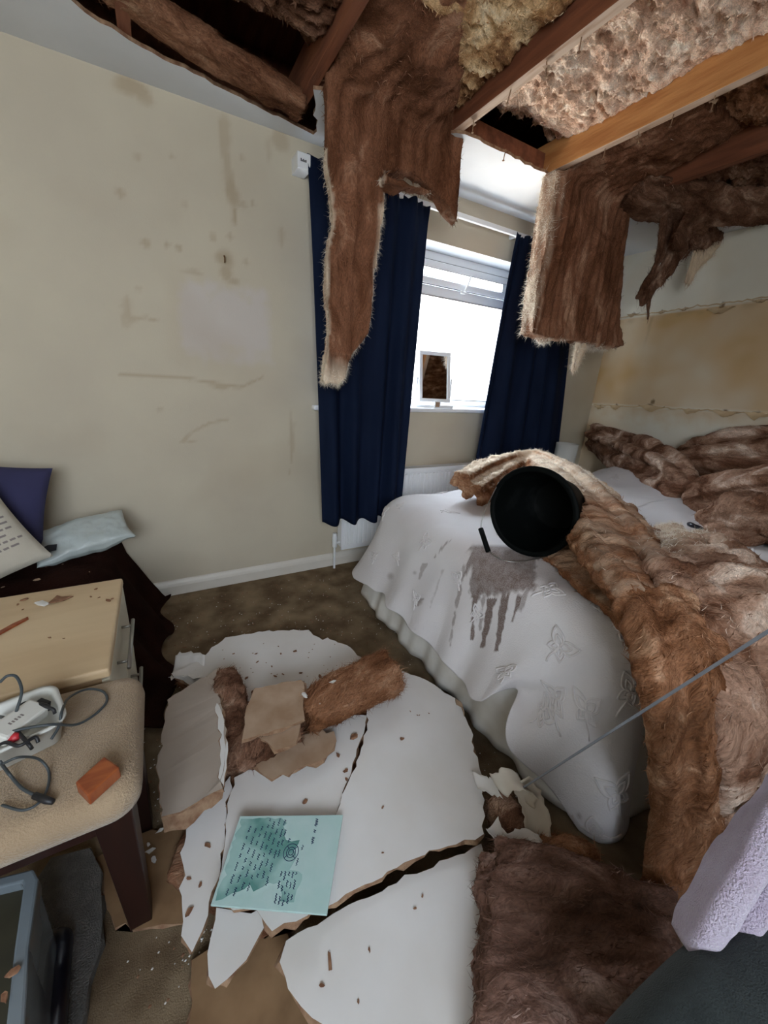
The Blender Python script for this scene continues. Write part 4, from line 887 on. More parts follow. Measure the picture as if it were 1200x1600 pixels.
# ================================================================= FLOOR PILE
def lerp(a, b, t): return a*(1-t)+b*t
def board(label, pts, z, face, thick=.012, jag=.004, seed=1, name='plasterboard_piece', group=None, parent=None, edge=None, back=None, warp=.0):
    """pts: (px,py[,z]) outline on the top face; a thin irregular slab"""
    P = [Pz(p[0], p[1], p[2] if len(p) > 2 else z) for p in pts]; P = rag(P, jag, .022, True, seed)
    P = np.array(P); c = P.mean(0); Q = P-c; u, s, vt = np.linalg.svd(Q); nn = vt[2]; nn = nn if nn[2] > 0 else -nn
    r = np.random.default_rng(seed+5)
    bm = bmesh.new(); top = [bm.verts.new(tuple(q)) for q in Q]; mid_ = [bm.verts.new(tuple(q*1.0-nn*thick*.35+np.array([r.normal(), r.normal(), 0])*.0025)) for q in Q]
    cen = Q*(1-.012/np.maximum(np.linalg.norm(Q, axis=1), .03)[:, None]*r.uniform(-1, 1, len(Q))[:, None]); bot = [bm.verts.new(tuple(q-nn*thick)) for q in cen]
    n = len(Q); bm.faces.new(top); f2 = bm.faces.new(bot[::-1]); sides = []
    for i in range(n):
        j = (i+1) % n; sides.append(bm.faces.new((top[j], top[i], mid_[i], mid_[j]))); sides.append(bm.faces.new((mid_[j], mid_[i], bot[i], bot[j])))
    for f in sides: f.material_index = 1
    f2.material_index = 2
    bmesh.ops.triangulate(bm, faces=[f for f in bm.faces if len(f.verts) > 4]); bmesh.ops.recalc_face_normals(bm, faces=bm.faces)
    me = bpy.data.meshes.new(name); bm.to_mesh(me); bm.free()
    for mm in (face, edge or M['gyp'], back or M['cardbrown']): me.materials.append(mm)
    o = bpy.data.objects.new(name, me); COL.objects.link(o); o.location = tuple(c)
    if parent is not None: o.parent = parent; o.location = tuple(c-np.array(parent.location))
    else: tag(o, label, 'plasterboard', group)
    return o
W_ = M['paperwhite']
# brown liner sheets under the heap
board('brown paper-backed board sheet on the carpet beside the stool leg', [(150, 1340), (215, 1305), (300, 1290), (330, 1400), (300, 1440), (180, 1450)], .012, M['cardbrown'], .008, seed=60)
board('brown paper-backed board under the white pieces at the bottom of the photo', [(300, 1500), (350, 1470), (450, 1460), (470, 1540), (540, 1620), (560, 1700), (150, 1700), (300, 1620)], .02, M['cardbrown'], .01, seed=61)
board('large rounded white plasterboard sheet on the right of the heap', [(560, 1075), (625, 1047), (665, 1062), (716, 1096), (736, 1140), (748, 1195), (757, 1250), (756, 1303), (700, 1322), (620, 1356), (540, 1397), (505, 1420), (470, 1400),
      (515, 1310), (527, 1268), (545, 1220), (562, 1180), (576, 1125)], .105, W_, .013, seed=62)
board('white plasterboard sheet at the bottom of the photo below the long broken edge', [(752, 1318), (753, 1400), (753, 1500), (752, 1640), (560, 1660), (507, 1602), (470, 1572), (450, 1545), (437, 1503), (447, 1470), (480, 1450), (520, 1428), (620, 1380), (700, 1342)],
      .082, W_, .012, seed=63, jag=.003)
board('white plasterboard piece in the middle of the heap beneath the teal plaque', [(574, 1118), (556, 1182), (528, 1262), (512, 1310), (500, 1410), (462, 1440), (425, 1455), (400, 1420), (340, 1412), (348, 1340), (356, 1270), (366, 1215), (420, 1190), (480, 1150), (530, 1120)],
      .095, W_, .011, seed=64)
board('white plasterboard strip at the left edge of the heap', [(360, 1212), (352, 1290), (345, 1350), (325, 1430), (300, 1488), (283, 1462), (284, 1400), (288, 1320), (293, 1272), (330, 1245)], .085, W_, .012, seed=65)
board('narrow white tongue of plasterboard pointing to the bottom of the photo', [(338, 1418), (425, 1424), (405, 1462), (385, 1500), (355, 1530), (336, 1545), (326, 1525), (324, 1490)], .075, W_, .012, seed=66)
board('white plasterboard piece at the top of the heap sprinkled with brown crumbs', [(268, 1052), (318, 1030), (330, 1012), (352, 996), (420, 985), (482, 984), (504, 1000), (512, 996), (548, 1012), (558, 1024), (600, 1050), (580, 1090), (480, 1120), (440, 1150), (380, 1160), (362, 1110), (356, 1060), (345, 1050), (300, 1072)],
      .075, W_, .010, seed=67, jag=.005)
bd = board('grey-beige plasterboard slab tilted up at the left of the heap', [(262, 1093, .15), (342, 1043, .17), (345, 1100, .19), (352, 1150, .20), (348, 1232, .20), (300, 1258, .17), (252, 1276, .145), (246, 1190, .14)], .17, M['papergrey'], .012, seed=68)
board(None, [(250, 1270, .135), (350, 1228, .19), (342, 1250, .165), (290, 1290, .12), (256, 1300, .11)], .15, M['gyp'], .008, seed=69, name='torn_edge', parent=bd)
board(None, [(339, 1098, .19), (349, 1120, .195), (356, 1160, .20), (354, 1200, .20), (350, 1228, .20), (341, 1215, .198), (345, 1170, .20), (340, 1130, .195)], .2, M['chipw'], .004, seed=94, name='torn_paper_edge', parent=bd, jag=.005)
board(None, [(345, 1048, .172), (356, 1062, .165), (352, 1085, .17), (344, 1100, .19)], .17, M['papertan'], .004, seed=95, name='torn_paper_edge', parent=bd, jag=.005)
hb = board('square tan plasterboard scrap lying on the insulation', [(398, 1075), (440, 1066), (470, 1062), (476, 1078), (474, 1110), (476, 1122), (440, 1138), (405, 1148), (378, 1156), (382, 1120)], .21, M['papertan'], .012, seed=70)
board(None, [(392, 1150), (470, 1128), (466, 1150), (462, 1162), (430, 1172), (418, 1160)], .195, M['papertan'], .006, seed=71, name='torn_flap', parent=hb, jag=.005)
board('brown torn board scrap below the square tan scrap', [(400, 1195), (440, 1170), (490, 1138), (522, 1142), (526, 1158), (515, 1178), (480, 1195), (450, 1212), (425, 1218)], .125, M['papertan'], .010, seed=72, jag=.007)
# thin curled flap of paper at upper left
def curl(label, pts, wvec, r, face, name='torn_paper', n=10, thick=.0012, cat='torn paper', group=None, twist=0):
    Q = np.array(smooth_path([np.array(p, float) for p in pts], 6)); rn_ = np.random.default_rng(len(label)); V_ = []
    for i, p in enumerate(Q):
        t = i/(len(Q)-1); w0 = np.array(wvec, float)*(1+.18*rn_.normal()*.5)*(1-.35*t*(1 if twist else 0))
        for j in range(n): a = j/(n-1)-.5; V_.append(p+w0*a+np.array([0, 0, r])*(a*2)**2+np.array([rn_.normal(), rn_.normal(), 0])*.001*(j in (0, n-1)))
    V_ = np.array(V_); c = V_.mean(0); c[2] = V_[:, 2].min()
    o = mesh_obj(name, V_-c, grid_geo(len(Q), n), face, None, True); o.location = tuple(c); s = o.modifiers.new('thick', 'SOLIDIFY'); s.thickness = thick
    return tag(o, label, cat, group)
curl('white curled scrap of ceiling paper at the upper left of the heap', [Pz(270, 1050, .05), Pz(290, 1046, .06), (Pz(318, 1050, .07))], Pz(300, 1030, .05)-Pz(290, 1068, .05), .03, M['chipw'])
curl('large white strip of torn ceiling paper standing beside the near bed corner', [Pz(835, 1330, .10), Pz(838, 1290, .14), Pz(822, 1245, .19), Pz(805, 1222, .23)], [.055, -.035, .02], .02, M['tornpaper'])
curl('tan loop of torn ceiling paper where the metal strip ends', [Pz(778, 1232, .20), Pz(800, 1222, .24), Pz(822, 1232, .22), Pz(818, 1250, .18)], [.01, -.06, -.02], .012, M['tornpaper'])
curl('small white flap of torn paper at the right corner of the large sheet', [Pz(742, 1222, .118), Pz(765, 1232, .135), Pz(778, 1234, .17)], [.02, .05, 0], .01, M['chipw'])
curl('white pointed paper shred above the foreground insulation', [Pz(768, 1290, .13), Pz(785, 1320, .12), Pz(800, 1350, .11)], [.05, .01, 0], .012, M['chipw'], twist=1)
curl('white paper shred lying between the bed corner and the foreground insulation', [Pz(855, 1320, .15), Pz(830, 1310, .15), Pz(805, 1320, .14)], [.02, -.05, .0], .01, M['chipw'])
curl('brown curled plaster flake on the upper right rim of the large sheet', [Pz(712, 1098, .108), Pz(722, 1105, .125), Pz(725, 1118, .11)], [.012, .022, 0], .006, M['papertan'], cat='debris', name='plaster_flake')

# insulation in the heap
wool('fibrous orange-brown insulation chunk on top of the plasterboard heap', [
     slab_geo([Pz(478, 1115, .16), Pz(520, 1090, .17), Pz(565, 1068, .17), Pz(612, 1048, .17)], [.13, .16, .17, .17], [.08, .10, .11, .11], (.25, 1, 0))],
     M['w_orange'], M['f_orange'], amp=.016, big=.02, voxel=.006, seed=81, nf=9000, streak=(.85, .45, .1), squeeze=.2, flen=.04, lift=.5, fmix=.75)
wool('dark insulation wad stuffed between the tilted slab and the tan scrap', [
     slab_geo([Pz(352, 1060, .13), Pz(362, 1110, .13), Pz(368, 1160, .12), Pz(372, 1200, .10)], [.07, .10, .12, .10], [.10, .10, .10, .08], (1, 0, 0)),
     slab_geo([Pz(372, 1175, .13), Pz(415, 1160, .14), Pz(470, 1140, .14)], [.09, .10, .08], [.09, .10, .08], (.1, 1, 0))],
     M['w_brown'], M['f_orange'], amp=.016, big=.03, voxel=.006, seed=82, nf=5000, streak=(.5, .5, .5), squeeze=.7, flen=.03)
wool('flat brown insulation layer under the plasterboard heap', [
     slab_geo([Pz(330, 1420, .035), Pz(420, 1280, .035), Pz(520, 1180, .035), Pz(640, 1130, .035)], [.30, .45, .5, .35], [.055, .06, .06, .055], (1, .2, 0))],
     M['w_dark'], M['f_brown'], amp=.01, big=.01, voxel=.012, seed=83, nf=800, floor_z=0.0)
wool('insulation scrap under the curled white paper at the upper left of the heap', [slab_geo([Pz(285, 1075, .03), Pz(305, 1060, .035), Pz(322, 1050, .03)], [.05, .06, .04], [.05, .05, .04], (0, 1, 0))],
     M['w_orange'], M['f_orange'], amp=.01, big=.01, voxel=.006, seed=84, nf=800, floor_z=0.0)
# big foreground batt
fgp = [(757, 1318), (800, 1335), (850, 1340), (905, 1352), (960, 1368), (1010, 1380), (1045, 1405), (1068, 1440), (1075, 1500), (1060, 1560), (1030, 1680), (748, 1700)]
pp = [Pz(px, py, .17) for px, py in fgp]; r_ = np.random.default_rng(31)
wool('large brown insulation batt filling the foreground beside the white boards', [prism_geo([q-np.array([0, 0, .03]) for q in pp], (0, 0, -.135))]+[slab_geo([Pz(775-3*k, 1338+32*k, .145), Pz(900+r_.uniform(-10, 10), 1375+35*k+r_.uniform(-8, 8), .155), Pz(1050-2*k, 1432+38*k, .14)], r_.uniform(.05, .09), r_.uniform(.04, .075), (.3, 1, r_.uniform(-.6, .6))) for k in range(9)], M['w_fore'], M['f_brown'], amp=.024, big=.02, voxel=.007, seed=85, scale=12, nf=9000, streak=(1, -.45, 0), squeeze=.2,
     flen=.03, floor_z=0.0, palebase=.03, ridge=.008, ridge_dir=(.45, 1, .5), ridge_f=50)
wool('orange insulation scrap tucked against the near bed corner', [slab_geo([Pz(845, 1325, .10), Pz(880, 1340, .12), Pz(925, 1352, .10)], [.07, .08, .06], [.10, .12, .10], (0, 1, 0))],
     M['w_orange'], M['f_orange'], amp=.014, big=.02, voxel=.007, seed=86, nf=1500, streak=(1, -.5, 0), floor_z=0.0)
wool('dark insulation wad inside the loop of torn paper', [slab_geo([Pz(775, 1255, .09), Pz(795, 1285, .09), Pz(812, 1315, .09)], [.08, .09, .08], [.09, .10, .09], (1, .3, 0))],
     M['w_brown'], M['f_brown'], amp=.014, big=.02, voxel=.007, seed=87, nf=1500, floor_z=0.0)
wool('brown insulation shreds on the carpet between bed and towel', [slab_geo([Pz(1040, 1420, .03), Pz(1090, 1400, .04), Pz(1150, 1400, .05)], [.12, .16, .14], [.05, .07, .06], (0, 1, 0))],
     M['w_dark'], M['f_brown'], amp=.014, big=.03, voxel=.008, seed=88, nf=1500, floor_z=0.0)

# teal glass plaque with writing
tp = [Pz(375, 1275, .125), Pz(536, 1273, .125), Pz(511, 1429, .125), Pz(329, 1414, .125)]
tc_ = sum(tp)/4; pl = empty('glass_plaque', 'teal glass plaque covered in blue handwriting on the white boards', 'plaque', loc=tuple(tc_))
T4 = [p-tc_ for p in tp]
def bil(u, v, h=0): p = (T4[0]*(1-u)+T4[1]*u)*(1-v)+(T4[3]*(1-u)+T4[2]*u)*v; return p+np.array([0, 0, h])
gq = MB(); gq.add([bil(0, 0), bil(1, 0), bil(1, 1), bil(0, 1), bil(0, 0, -.006), bil(1, 0, -.006), bil(1, 1, -.006), bil(0, 1, -.006)], [(0, 3, 2, 1), (4, 5, 6, 7), (0, 1, 5, 4), (1, 2, 6, 5), (2, 3, 7, 6), (3, 0, 4, 7)])
gq.build('glass_plate', M['tealpale'], pl, bevel=.001)
# darker marbled wash following the text
r = np.random.default_rng(4); edge = rag([(.02, .04), (.40, .03), (.47, .10), (.50, .30), (.63, .30), (.62, .55), (.60, .62), (.72, .66), (.70, .92), (.58, .92), (.55, .74), (.40, .80), (.33, .85), (.28, .78), (.20, .86), (.03, .96)], .012, .05, True, 9)
cn = (.30, .45); V_ = [bil(*p, .0006) for p in edge]; gq = MB(); gq.add(V_, [tuple(range(len(edge)))[::-1]]); gq.build('green_wash', M['teal'], pl)
ink = MB()
def stroke(pts, wd=.0011):
    wd = wd*.62
    P = [bil(u, v, .0011) for u, v in pts]
    for a, b in zip(P[:-1], P[1:]):
        d = b-a; L = np.linalg.norm(d); 
        if L < 1e-6: continue
        n_ = np.cross(d/L, [0, 0, 1])*wd; ink.add([a+n_, a-n_, b-n_, b+n_], [(0, 1, 2, 3)])
def script_line(u0, v0, v1, slant, hgt=.022, seed=0, wd=.0011):
    r = np.random.default_rng(seed); v = v0
    while v < v1:
        wl_ = r.uniform(.05, .12); pts = []; k = int(wl_/.013)
        for i in range(k):
            vv_ = v+i*.013+r.uniform(-.004, .004); pts.append((u0+slant*(vv_-v0)+hgt*1.15*(.5 if i % 2 else -.3)*r.uniform(.5, 1.2), vv_))
        stroke(pts, wd); v += wl_+.025
for k, (u0, v0, v1) in enumerate([(.13, .14, .90), (.19, .16, .88), (.245, .14, .80), (.30, .04, .80), (.345, .08, .74), (.395, .04, .74), (.445, .06, .74), (.475, .18, .50), (.53, .28, .36)]): script_line(u0, v0, v1, -.03, .020, k)
script_line(.75, .05, .36, .0, .028, 21, .0014); script_line(.67, .36, .46, 0, .022, 22); script_line(.65, .50, .56, 0, .02, 23)
for k, u0 in enumerate([.53, .565, .60, .635, .665]): script_line(u0, .64, .92, .02, .018, 30+k, .0013)
for rr in (.025, .045, .075):
    stroke([(.575+rr*.9*math.cos(t), .44+rr*1.25*math.sin(t)) for t in np.linspace(0, 2*math.pi, 28)], .0013)
for a in (.8, 2.4, 4.0, 5.5): stroke([(.575+.03*math.cos(a), .44+.04*math.sin(a)), (.575+.068*math.cos(a), .44+.09*math.sin(a))], .0013)
ink.build('handwriting', M['ink'], pl)

# long grey metal strip
ra = Pz(812, 1236, .20); rb_ = Pz(1200, 990, .94); rd = rb_-ra; rb2 = ra+rd*1.15
Lr = np.linalg.norm(rb2-ra); rdn = (rb2-ra)/Lr; sd = np.cross(rdn, [0, 0, 1]); sd /= np.linalg.norm(sd); un = np.cross(sd, rdn)
V_ = []
for p in (ra, rb2):
    for a, b in ((-.0066, 0), (.0066, 0), (.0066, .004), (.0052, .004), (.0052, .0014), (-.0052, .0014), (-.0052, .004), (-.0066, .004)): V_.append(p-ra+sd*a+un*b)
o = mesh_obj('metal_strip', V_, [(i, (i+1) % 8, 8+(i+1) % 8, 8+i) for i in range(8)]+[tuple(range(8))[::-1], tuple(range(8, 16))], M['greymetal']); o.location = tuple(ra)
tag(o, 'long thin grey metal strip leaning across the near side of the bed', 'metal strip')

# ================================================================= LEFT FURNITURE
# sofa under a dark throw
sofa = empty('low_sofa', 'low sofa under a dark brown throw in the left corner', 'sofa', loc=(-.9, 1.85, 0))
so_ = np.array([-.9, 1.85, 0.])
MB().box(-.80, .56, -.28, .42, .04, .34).build('sofa_base', M['throw'], sofa, bevel=.04)
nx, ny = 110, 110; V_ = []
for i in range(nx):
    for j in range(ny):
        u = i/(nx-1); v = j/(ny-1); x = -1.70+u*1.62; y = 1.32+v*.96
        ex = max(0, x+.32); ey = max(0, 1.62-y)
        z = .43
        # rounded drop on the right and near edges
        def drop(d, r=.09):
            return 0 if d <= 0 else (r-math.sqrt(max(r*r-min(d, r)**2, 0)))
        dx = x-(-.34); dy = 1.63-y
        z -= min(.42, drop(dx)*1.2+max(0, dx-.085)*2.2+drop(dy)*1.0+max(0, dy-.085)*1.6)
        xo = x; 
        z += .010*math.sin(x*22+y*9)+.008*math.sin(y*25)
        xo += .03*math.sin(y*17)*np.clip((dx)/.2, 0, 1)
        V_.append((xo, y+.02*math.sin(x*20)*np.clip(dy/.2, 0, 1), max(z, .006)))
V_ = np.array(V_); V_[:, 2] = np.maximum(V_[:, 2]+.012*fbm(V_*9, 3), .005)
to = mesh_obj('throw', V_-so_, [(a, b, c, d) for (a, b, c, d) in grid_geo(nx, ny)], M['throw'], sofa, True); to.modifiers.new('thick', 'SOLIDIFY').thickness = .006
def cushion_geo(w_, h_, t_, n=40, pinch=.12, seed=0, rough=.0):
    V_ = []
    for sgn in (1, -1):
        for i in range(n):
            for j in range(n):
                u = 2*i/(n-1)-1; v = 2*j/(n-1)-1
                px_ = u*(1-pinch*(1-v*v)*0-.10*(v*v)*(1-abs(u))*0); k_ = (1-u**2)*(1-v**2)
                x = w_/2*u*(1-pinch*(1-abs(v)**2)*abs(u)**3*.6); y = h_/2*v*(1-pinch*(1-abs(u)**2)*abs(v)**3*.6)
                V_.append((x, y, sgn*t_/2*max(k_, 0)**.38))
    F_ = [(a, b, c, d) for (a, b, c, d) in grid_geo(n, n)]+[(a+n*n, d+n*n, c+n*n, b+n*n) for (a, b, c, d) in grid_geo(n, n)]
    V_ = np.array(V_)
    if rough: V_ += (rough*fbm(V_*9+seed, 3))[:, None]*np.array([.3, .3, 1])
    return V_, F_
def place(o, c, xax, nrm):
    xax = np.array(xax, float); nrm = np.array(nrm, float); nrm /= np.linalg.norm(nrm); xax -= nrm*(xax @ nrm); xax /= np.linalg.norm(xax); yax = np.cross(nrm, xax)
    o.matrix_world = Matrix([[xax[0], yax[0], nrm[0], c[0]], [xax[1], yax[1], nrm[1], c[1]], [xax[2], yax[2], nrm[2], c[2]], [0, 0, 0, 1]])
V_, F_ = cushion_geo(.42, .42, .15)
c1_ = mesh_obj('cushion', V_, F_, M['cushwhite'], None, True)
cpos = Py(8, 855, 1.72)
NR = np.array([.25, -.75, .55]); NR /= np.linalg.norm(NR); NR = np.array([.12, -.80, .50]); NR /= np.linalg.norm(NR); XA = np.array([.86, .0, .50]); XA -= NR*(XA @ NR); XA /= np.linalg.norm(XA); YA = np.cross(NR, XA)
place(c1_, Py(80, 868, 1.80)-XA*.205+YA*.205, XA, NR)
tag(c1_, 'off-white cushion printed with a verse and pink flowers, leaning on the sofa', 'cushion')
def cush_z(u, v, w_=.42, t_=.15): return t_/2*max((1-u*u)*(1-v*v), 0)**.38+.0015
pr = MB(); r = np.random.default_rng(8)
for k in range(12):
    v = .55-k*.105; u = .0
    while u < .80-.10*(k % 2):
        L = r.uniform(.05, .13); a = .21*u; pr.add([(.21*u, .21*v, cush_z(u, v)), (.21*(u+L), .21*v, cush_z(u+L, v)), (.21*(u+L), .21*(v+.035), cush_z(u+L, v+.035)), (.21*u, .21*(v+.035), cush_z(u, v+.035))], [(0, 1, 2, 3)]); u += L+.03
pr.build('printed_verse', M['greyprint'], c1_)
fl2 = MB()
for cx, cy in [(.55, .80), (.66, .74), (.45, .84), (.72, .66)]:
    pts = [(.21*(cx+.08*math.cos(t)*(1+.3*math.cos(5*t))), .21*(cy+.07*math.sin(t)*(1+.3*math.cos(5*t))), cush_z(cx, cy)+.003) for t in np.linspace(0, 2*math.pi, 20)[:-1]]
    fl2.add(pts, [tuple(range(19))])
fl2.build('flower_print', M['pinkprint'], c1_)
V_, F_ = cushion_geo(.40, .40, .13)
c2_ = mesh_obj('cushion', V_, F_, M['cushblue'], None, True); NR2 = np.array([.1, -.85, .35]); place(c2_, Py(-28, 800, 2.02), (.95, .2, -.25), NR2)
tag(c2_, 'navy blue cushion propped against the wall at the left edge', 'cushion')
V_, F_ = cushion_geo(.36, .20, .10, 50, .1, 3, .02)
pb_ = mesh_obj('parcel', V_, F_, M['plasticbag'], None, True); place(pb_, Py(130, 838, 2.02)+np.array([0, 0, .0]), (.96, .22, .16), (-.05, -.45, .9))
tag(pb_, 'crumpled white plastic parcel on the dark throw against the wall', 'parcel')
q = MB().add([(-.15, -.06, .034), (-.10, -.07, .038), (-.09, -.045, .046), (-.12, -.035, .046), (-.155, -.04, .040)], [(0, 1, 2, 3, 4)]); hq = q.build('torn_hole', M['darkblue'], pb_)

# chest of drawers
CT = .50; cx1 = -.185; cy0, cy1 = 1.045, 1.575; cx0 = -.66
ch = empty('chest_of_drawers', 'pale maple chest of drawers with cream fronts beside the stool', 'drawers', loc=((cx0+cx1)/2, (cy0+cy1)/2, 0)); co_ = np.array(ch.location)
def lb(mb, x0, x1, y0, y1, z0, z1): return mb.box(x0-co_[0], x1-co_[0], y0-co_[1], y1-co_[1], z0, z1)
lb(MB(), cx0, cx1, cy0, cy1, CT-.028, CT).build('top', M['beech'], ch, bevel=.008, seg=3)
lb(MB(), cx0+.01, cx1-.022, cy0+.01, cy1-.01, .001, CT-.028).build('body', M['beechside'], ch)
for z0, z1 in [(.27, .465), (.06, .262)]:
    dr = lb(MB(), cx1-.022, cx1-.003, cy0+.006, cy1-.006, z0, z1).build('drawer', M['creamfront'], ch, bevel=.002)
    hh = MB(); hz2 = z1-.05
    V_, F_ = tube_geo([(cx1+.028-co_[0], cy0+.10-co_[1], hz2), (cx1+.028-co_[0], cy0+.36-co_[1], hz2)], .006, 10); hh.add(V_, F_)
    for yy_ in (.135, .325): V_, F_ = tube_geo([(cx1-.003-co_[0], cy0+yy_-co_[1], hz2), (cx1+.028-co_[0], cy0+yy_-co_[1], hz2)], .0045, 8); hh.add(V_, F_)
    hh.build('handle', M['steel'], dr, True)
# stool
st_ = empty('upholstered_stool', 'beige velour stool seat on dark wooden legs in the foreground', 'stool', loc=(-.36, .82, 0)); sc_ = np.array([-.36, .82, 0])
sx0, sx1, sy0, sy1, SZ = -.62, -.112, .672, 1.038, .485
def rrect(x0, x1, y0, y1, r_, n=8, skew=0):
    out = []
    for (cx, cy, a0) in [(x1-r_, y1-r_, 0), (x0+r_, y1-r_, 90), (x0+r_, y0+r_, 180), (x1-r_, y0+r_, 270)]:
        for k in range(n+1): a = math.radians(a0+90*k/n); out.append((cx+r_*math.cos(a), cy+r_*math.sin(a)))
    return out
def pad(prof, x0, x1, y0, y1, r_, c):
    V_ = []; n = None
    for (ins, z) in prof:
        o_ = rrect(x0+ins, x1-ins, y0+ins, y1-ins, max(r_-ins, .005)); n = len(o_); V_ += [(p[0]-c[0], p[1]-c[1], z) for p in o_]
    F_ = [(i*n+k, i*n+(k+1) % n, (i+1)*n+(k+1) % n, (i+1)*n+k) for i in range(len(prof)-1) for k in range(n)]
    F_.append(tuple(range(n))[::-1]); F_.append(tuple((len(prof)-1)*n+k for k in range(n))); return V_, F_
V_, F_ = pad([(.02, SZ-.075), (.004, SZ-.066), (0, SZ-.045), (.003, SZ-.022), (.015, SZ-.008), (.035, SZ-.002), (.07, SZ)], sx0, sx1, sy0, sy1, .055, sc_); MB().add(V_, F_).build('seat', M['seat'], st_, True)
fr = MB(); 
for bx_ in [(sx0+.03, sx1-.03, sy0+.035, sy0+.058), (sx0+.03, sx1-.03, sy1-.058, sy1-.035), (sx0+.03, sx0+.053, sy0+.058, sy1-.058), (sx1-.053, sx1-.03, sy0+.058, sy1-.058)]:
    fr.box(bx_[0]-sc_[0], bx_[1]-sc_[0], bx_[2]-sc_[1], bx_[3]-sc_[1], SZ-.125, SZ-.076)
fr.build('apron', M['darkwood'], st_, bevel=.003)
for (lx, ly, ox, oy) in [(sx1-.055, sy0+.06, .0, .01), (sx0+.055, sy0+.06, -.03, .01), (sx1-.055, sy1-.06, .0, -.01), (sx0+.055, sy1-.06, -.03, -.01)]:
    V_ = []
    for z, h_ in ((SZ-.078, .033), (.001, .022)):
        t = 1-z/SZ; cx = lx+ox*t-sc_[0]; cy = ly+oy*t-sc_[1]; V_ += [(cx-h_, cy-h_, z), (cx+h_, cy-h_, z), (cx+h_, cy+h_, z), (cx-h_, cy+h_, z)]
    MB().add(V_, [(0, 1, 2, 3), (7, 6, 5, 4), (0, 4, 5, 1), (1, 5, 6, 2), (2, 6, 7, 3), (3, 7, 4, 0)]).build('leg', M['darkwood'], st_, bevel=.003)
# red wooden block
k1 = [Pz(117, 1222, SZ+.028), Pz(137, 1243, SZ+.028), Pz(187, 1198, SZ+.028), Pz(163, 1181, SZ+.028)]; c = sum(k1)/4; c[2] = SZ+.001
V_ = [p-c for p in k1]+[np.array([p[0]-c[0], p[1]-c[1], 0]) for p in k1]
o = mesh_obj('wooden_block', V_, [(0, 1, 2, 3), (7, 6, 5, 4), (0, 4, 5, 1), (1, 5, 6, 2), (2, 6, 7, 3), (3, 7, 4, 0)], M['redblock']); o.location = tuple(c); bvm = o.modifiers.new('b', 'BEVEL'); bvm.width = .003; bvm.segments = 2
tag(o, 'red-brown varnished wooden block on the beige stool', 'wooden block')
# plastic tub with cables
tb_ = [Pz(-30, 1120, SZ+.05), Pz(100, 1085, SZ+.05), Pz(92, 1165, SZ+.05), Pz(0, 1205, SZ+.05), Pz(-60, 1215, SZ+.05)]
cx = Pz(28, 1143, SZ+.04); tubc = np.array([cx[0]-.03, cx[1], SZ+.001])
tub = empty('plastic_tub', 'white plastic tub full of tangled cables on the stool', 'tub', loc=tuple(tubc)); tub.rotation_euler = (0, 0, math.radians(18))
V_, F_ = pad([(.018, 0), (.012, .003), (0, .055), (-.006, .056), (-.006, .060), (.003, .060), (.006, .055), (.02, .006)], -.14, .10, -.065, .075, .03, (0, 0, 0)); MB().add(V_, F_).build('tub_body', M['tray'], tub, True)
ad = empty('power_adaptor', 'white power adaptor lying in the plastic tub', 'adaptor', loc=(tubc[0]+.035, tubc[1]+.0, SZ+.062)); ad.rotation_euler = (.25, .1, math.radians(55))
MB().box(-.045, .045, -.024, .024, -.014, .014).build('adaptor_body', M['adaptor'], ad, bevel=.005)
MB().box(.045, .06, -.012, .012, -.008, .008).build('socket', M['darkcable'], ad, bevel=.002)
q = MB()
for k in range(5): q.box(-.02+k*.006, -.017+k*.006, -.004, .003-.001*(k % 2), .0141, .0146)
q.build('printed_mark', M['greyprint'], ad)
cz = SZ+.012
def cab(label, pts, r_, m, grp=None, ends=None):
    P = smooth_path([Pz(*p) for p in pts], 7); V_, F_ = tube_geo(P, r_, 7); V_ = np.array(V_); c = V_.mean(0); c[2] = V_[:, 2].min()
    o = mesh_obj('cable', V_-c, F_, m, None, True); o.location = tuple(c); tag(o, label, 'cable', grp)
    if ends:
        for (pp_, rr) in ends:
            V2, F2 = tube_geo([Pz(*x)-c for x in pp_], rr, 8); mesh_obj('plug', V2, F2, M['darkcable'], o, True)
    return o
cab('grey cable looping out of the tub across the stool to the right', [(0, 1150, SZ+.07), (30, 1140, SZ+.072), (80, 1132, SZ+.07), (120, 1132, SZ+.02), (150, 1115, SZ+.006), (167, 1095, SZ+.006), (160, 1080, SZ+.006), (135, 1077, SZ+.006), (108, 1090, SZ+.03), (97, 1110, SZ+.068), (92, 1135, SZ+.05), (80, 1155, SZ+.04)], .0028, M['cable'])
cab('grey cable arching upward from the tub in front of the drawers', [(0, 1066, SZ+.16), (12, 1056, SZ+.17), (26, 1058, SZ+.16), (34, 1080, SZ+.12), (26, 1110, SZ+.08), (18, 1130, SZ+.05), (10, 1150, SZ+.04)], .0028, M['cable'])
cab('grey cable trailing over the stool front, ending in a black jack plug', [(0, 1190, SZ+.06), (15, 1210, SZ+.012), (35, 1232, SZ+.006), (60, 1245, SZ+.006)], .0028, M['cable'], ends=[([(54, 1243, SZ+.008), (72, 1250, SZ+.008), (83, 1253, SZ+.007)], [.006, .0065, .005])])
cab('thin grey cable curving on the stool in front of the tub', [(5, 1193, SZ+.065), (30, 1183, SZ+.07), (60, 1186, SZ+.03), (76, 1205, SZ+.006), (74, 1232, SZ+.006), (60, 1255, SZ+.006), (35, 1266, SZ+.006), (3, 1258, SZ+.006)], .0024, M['cable'])
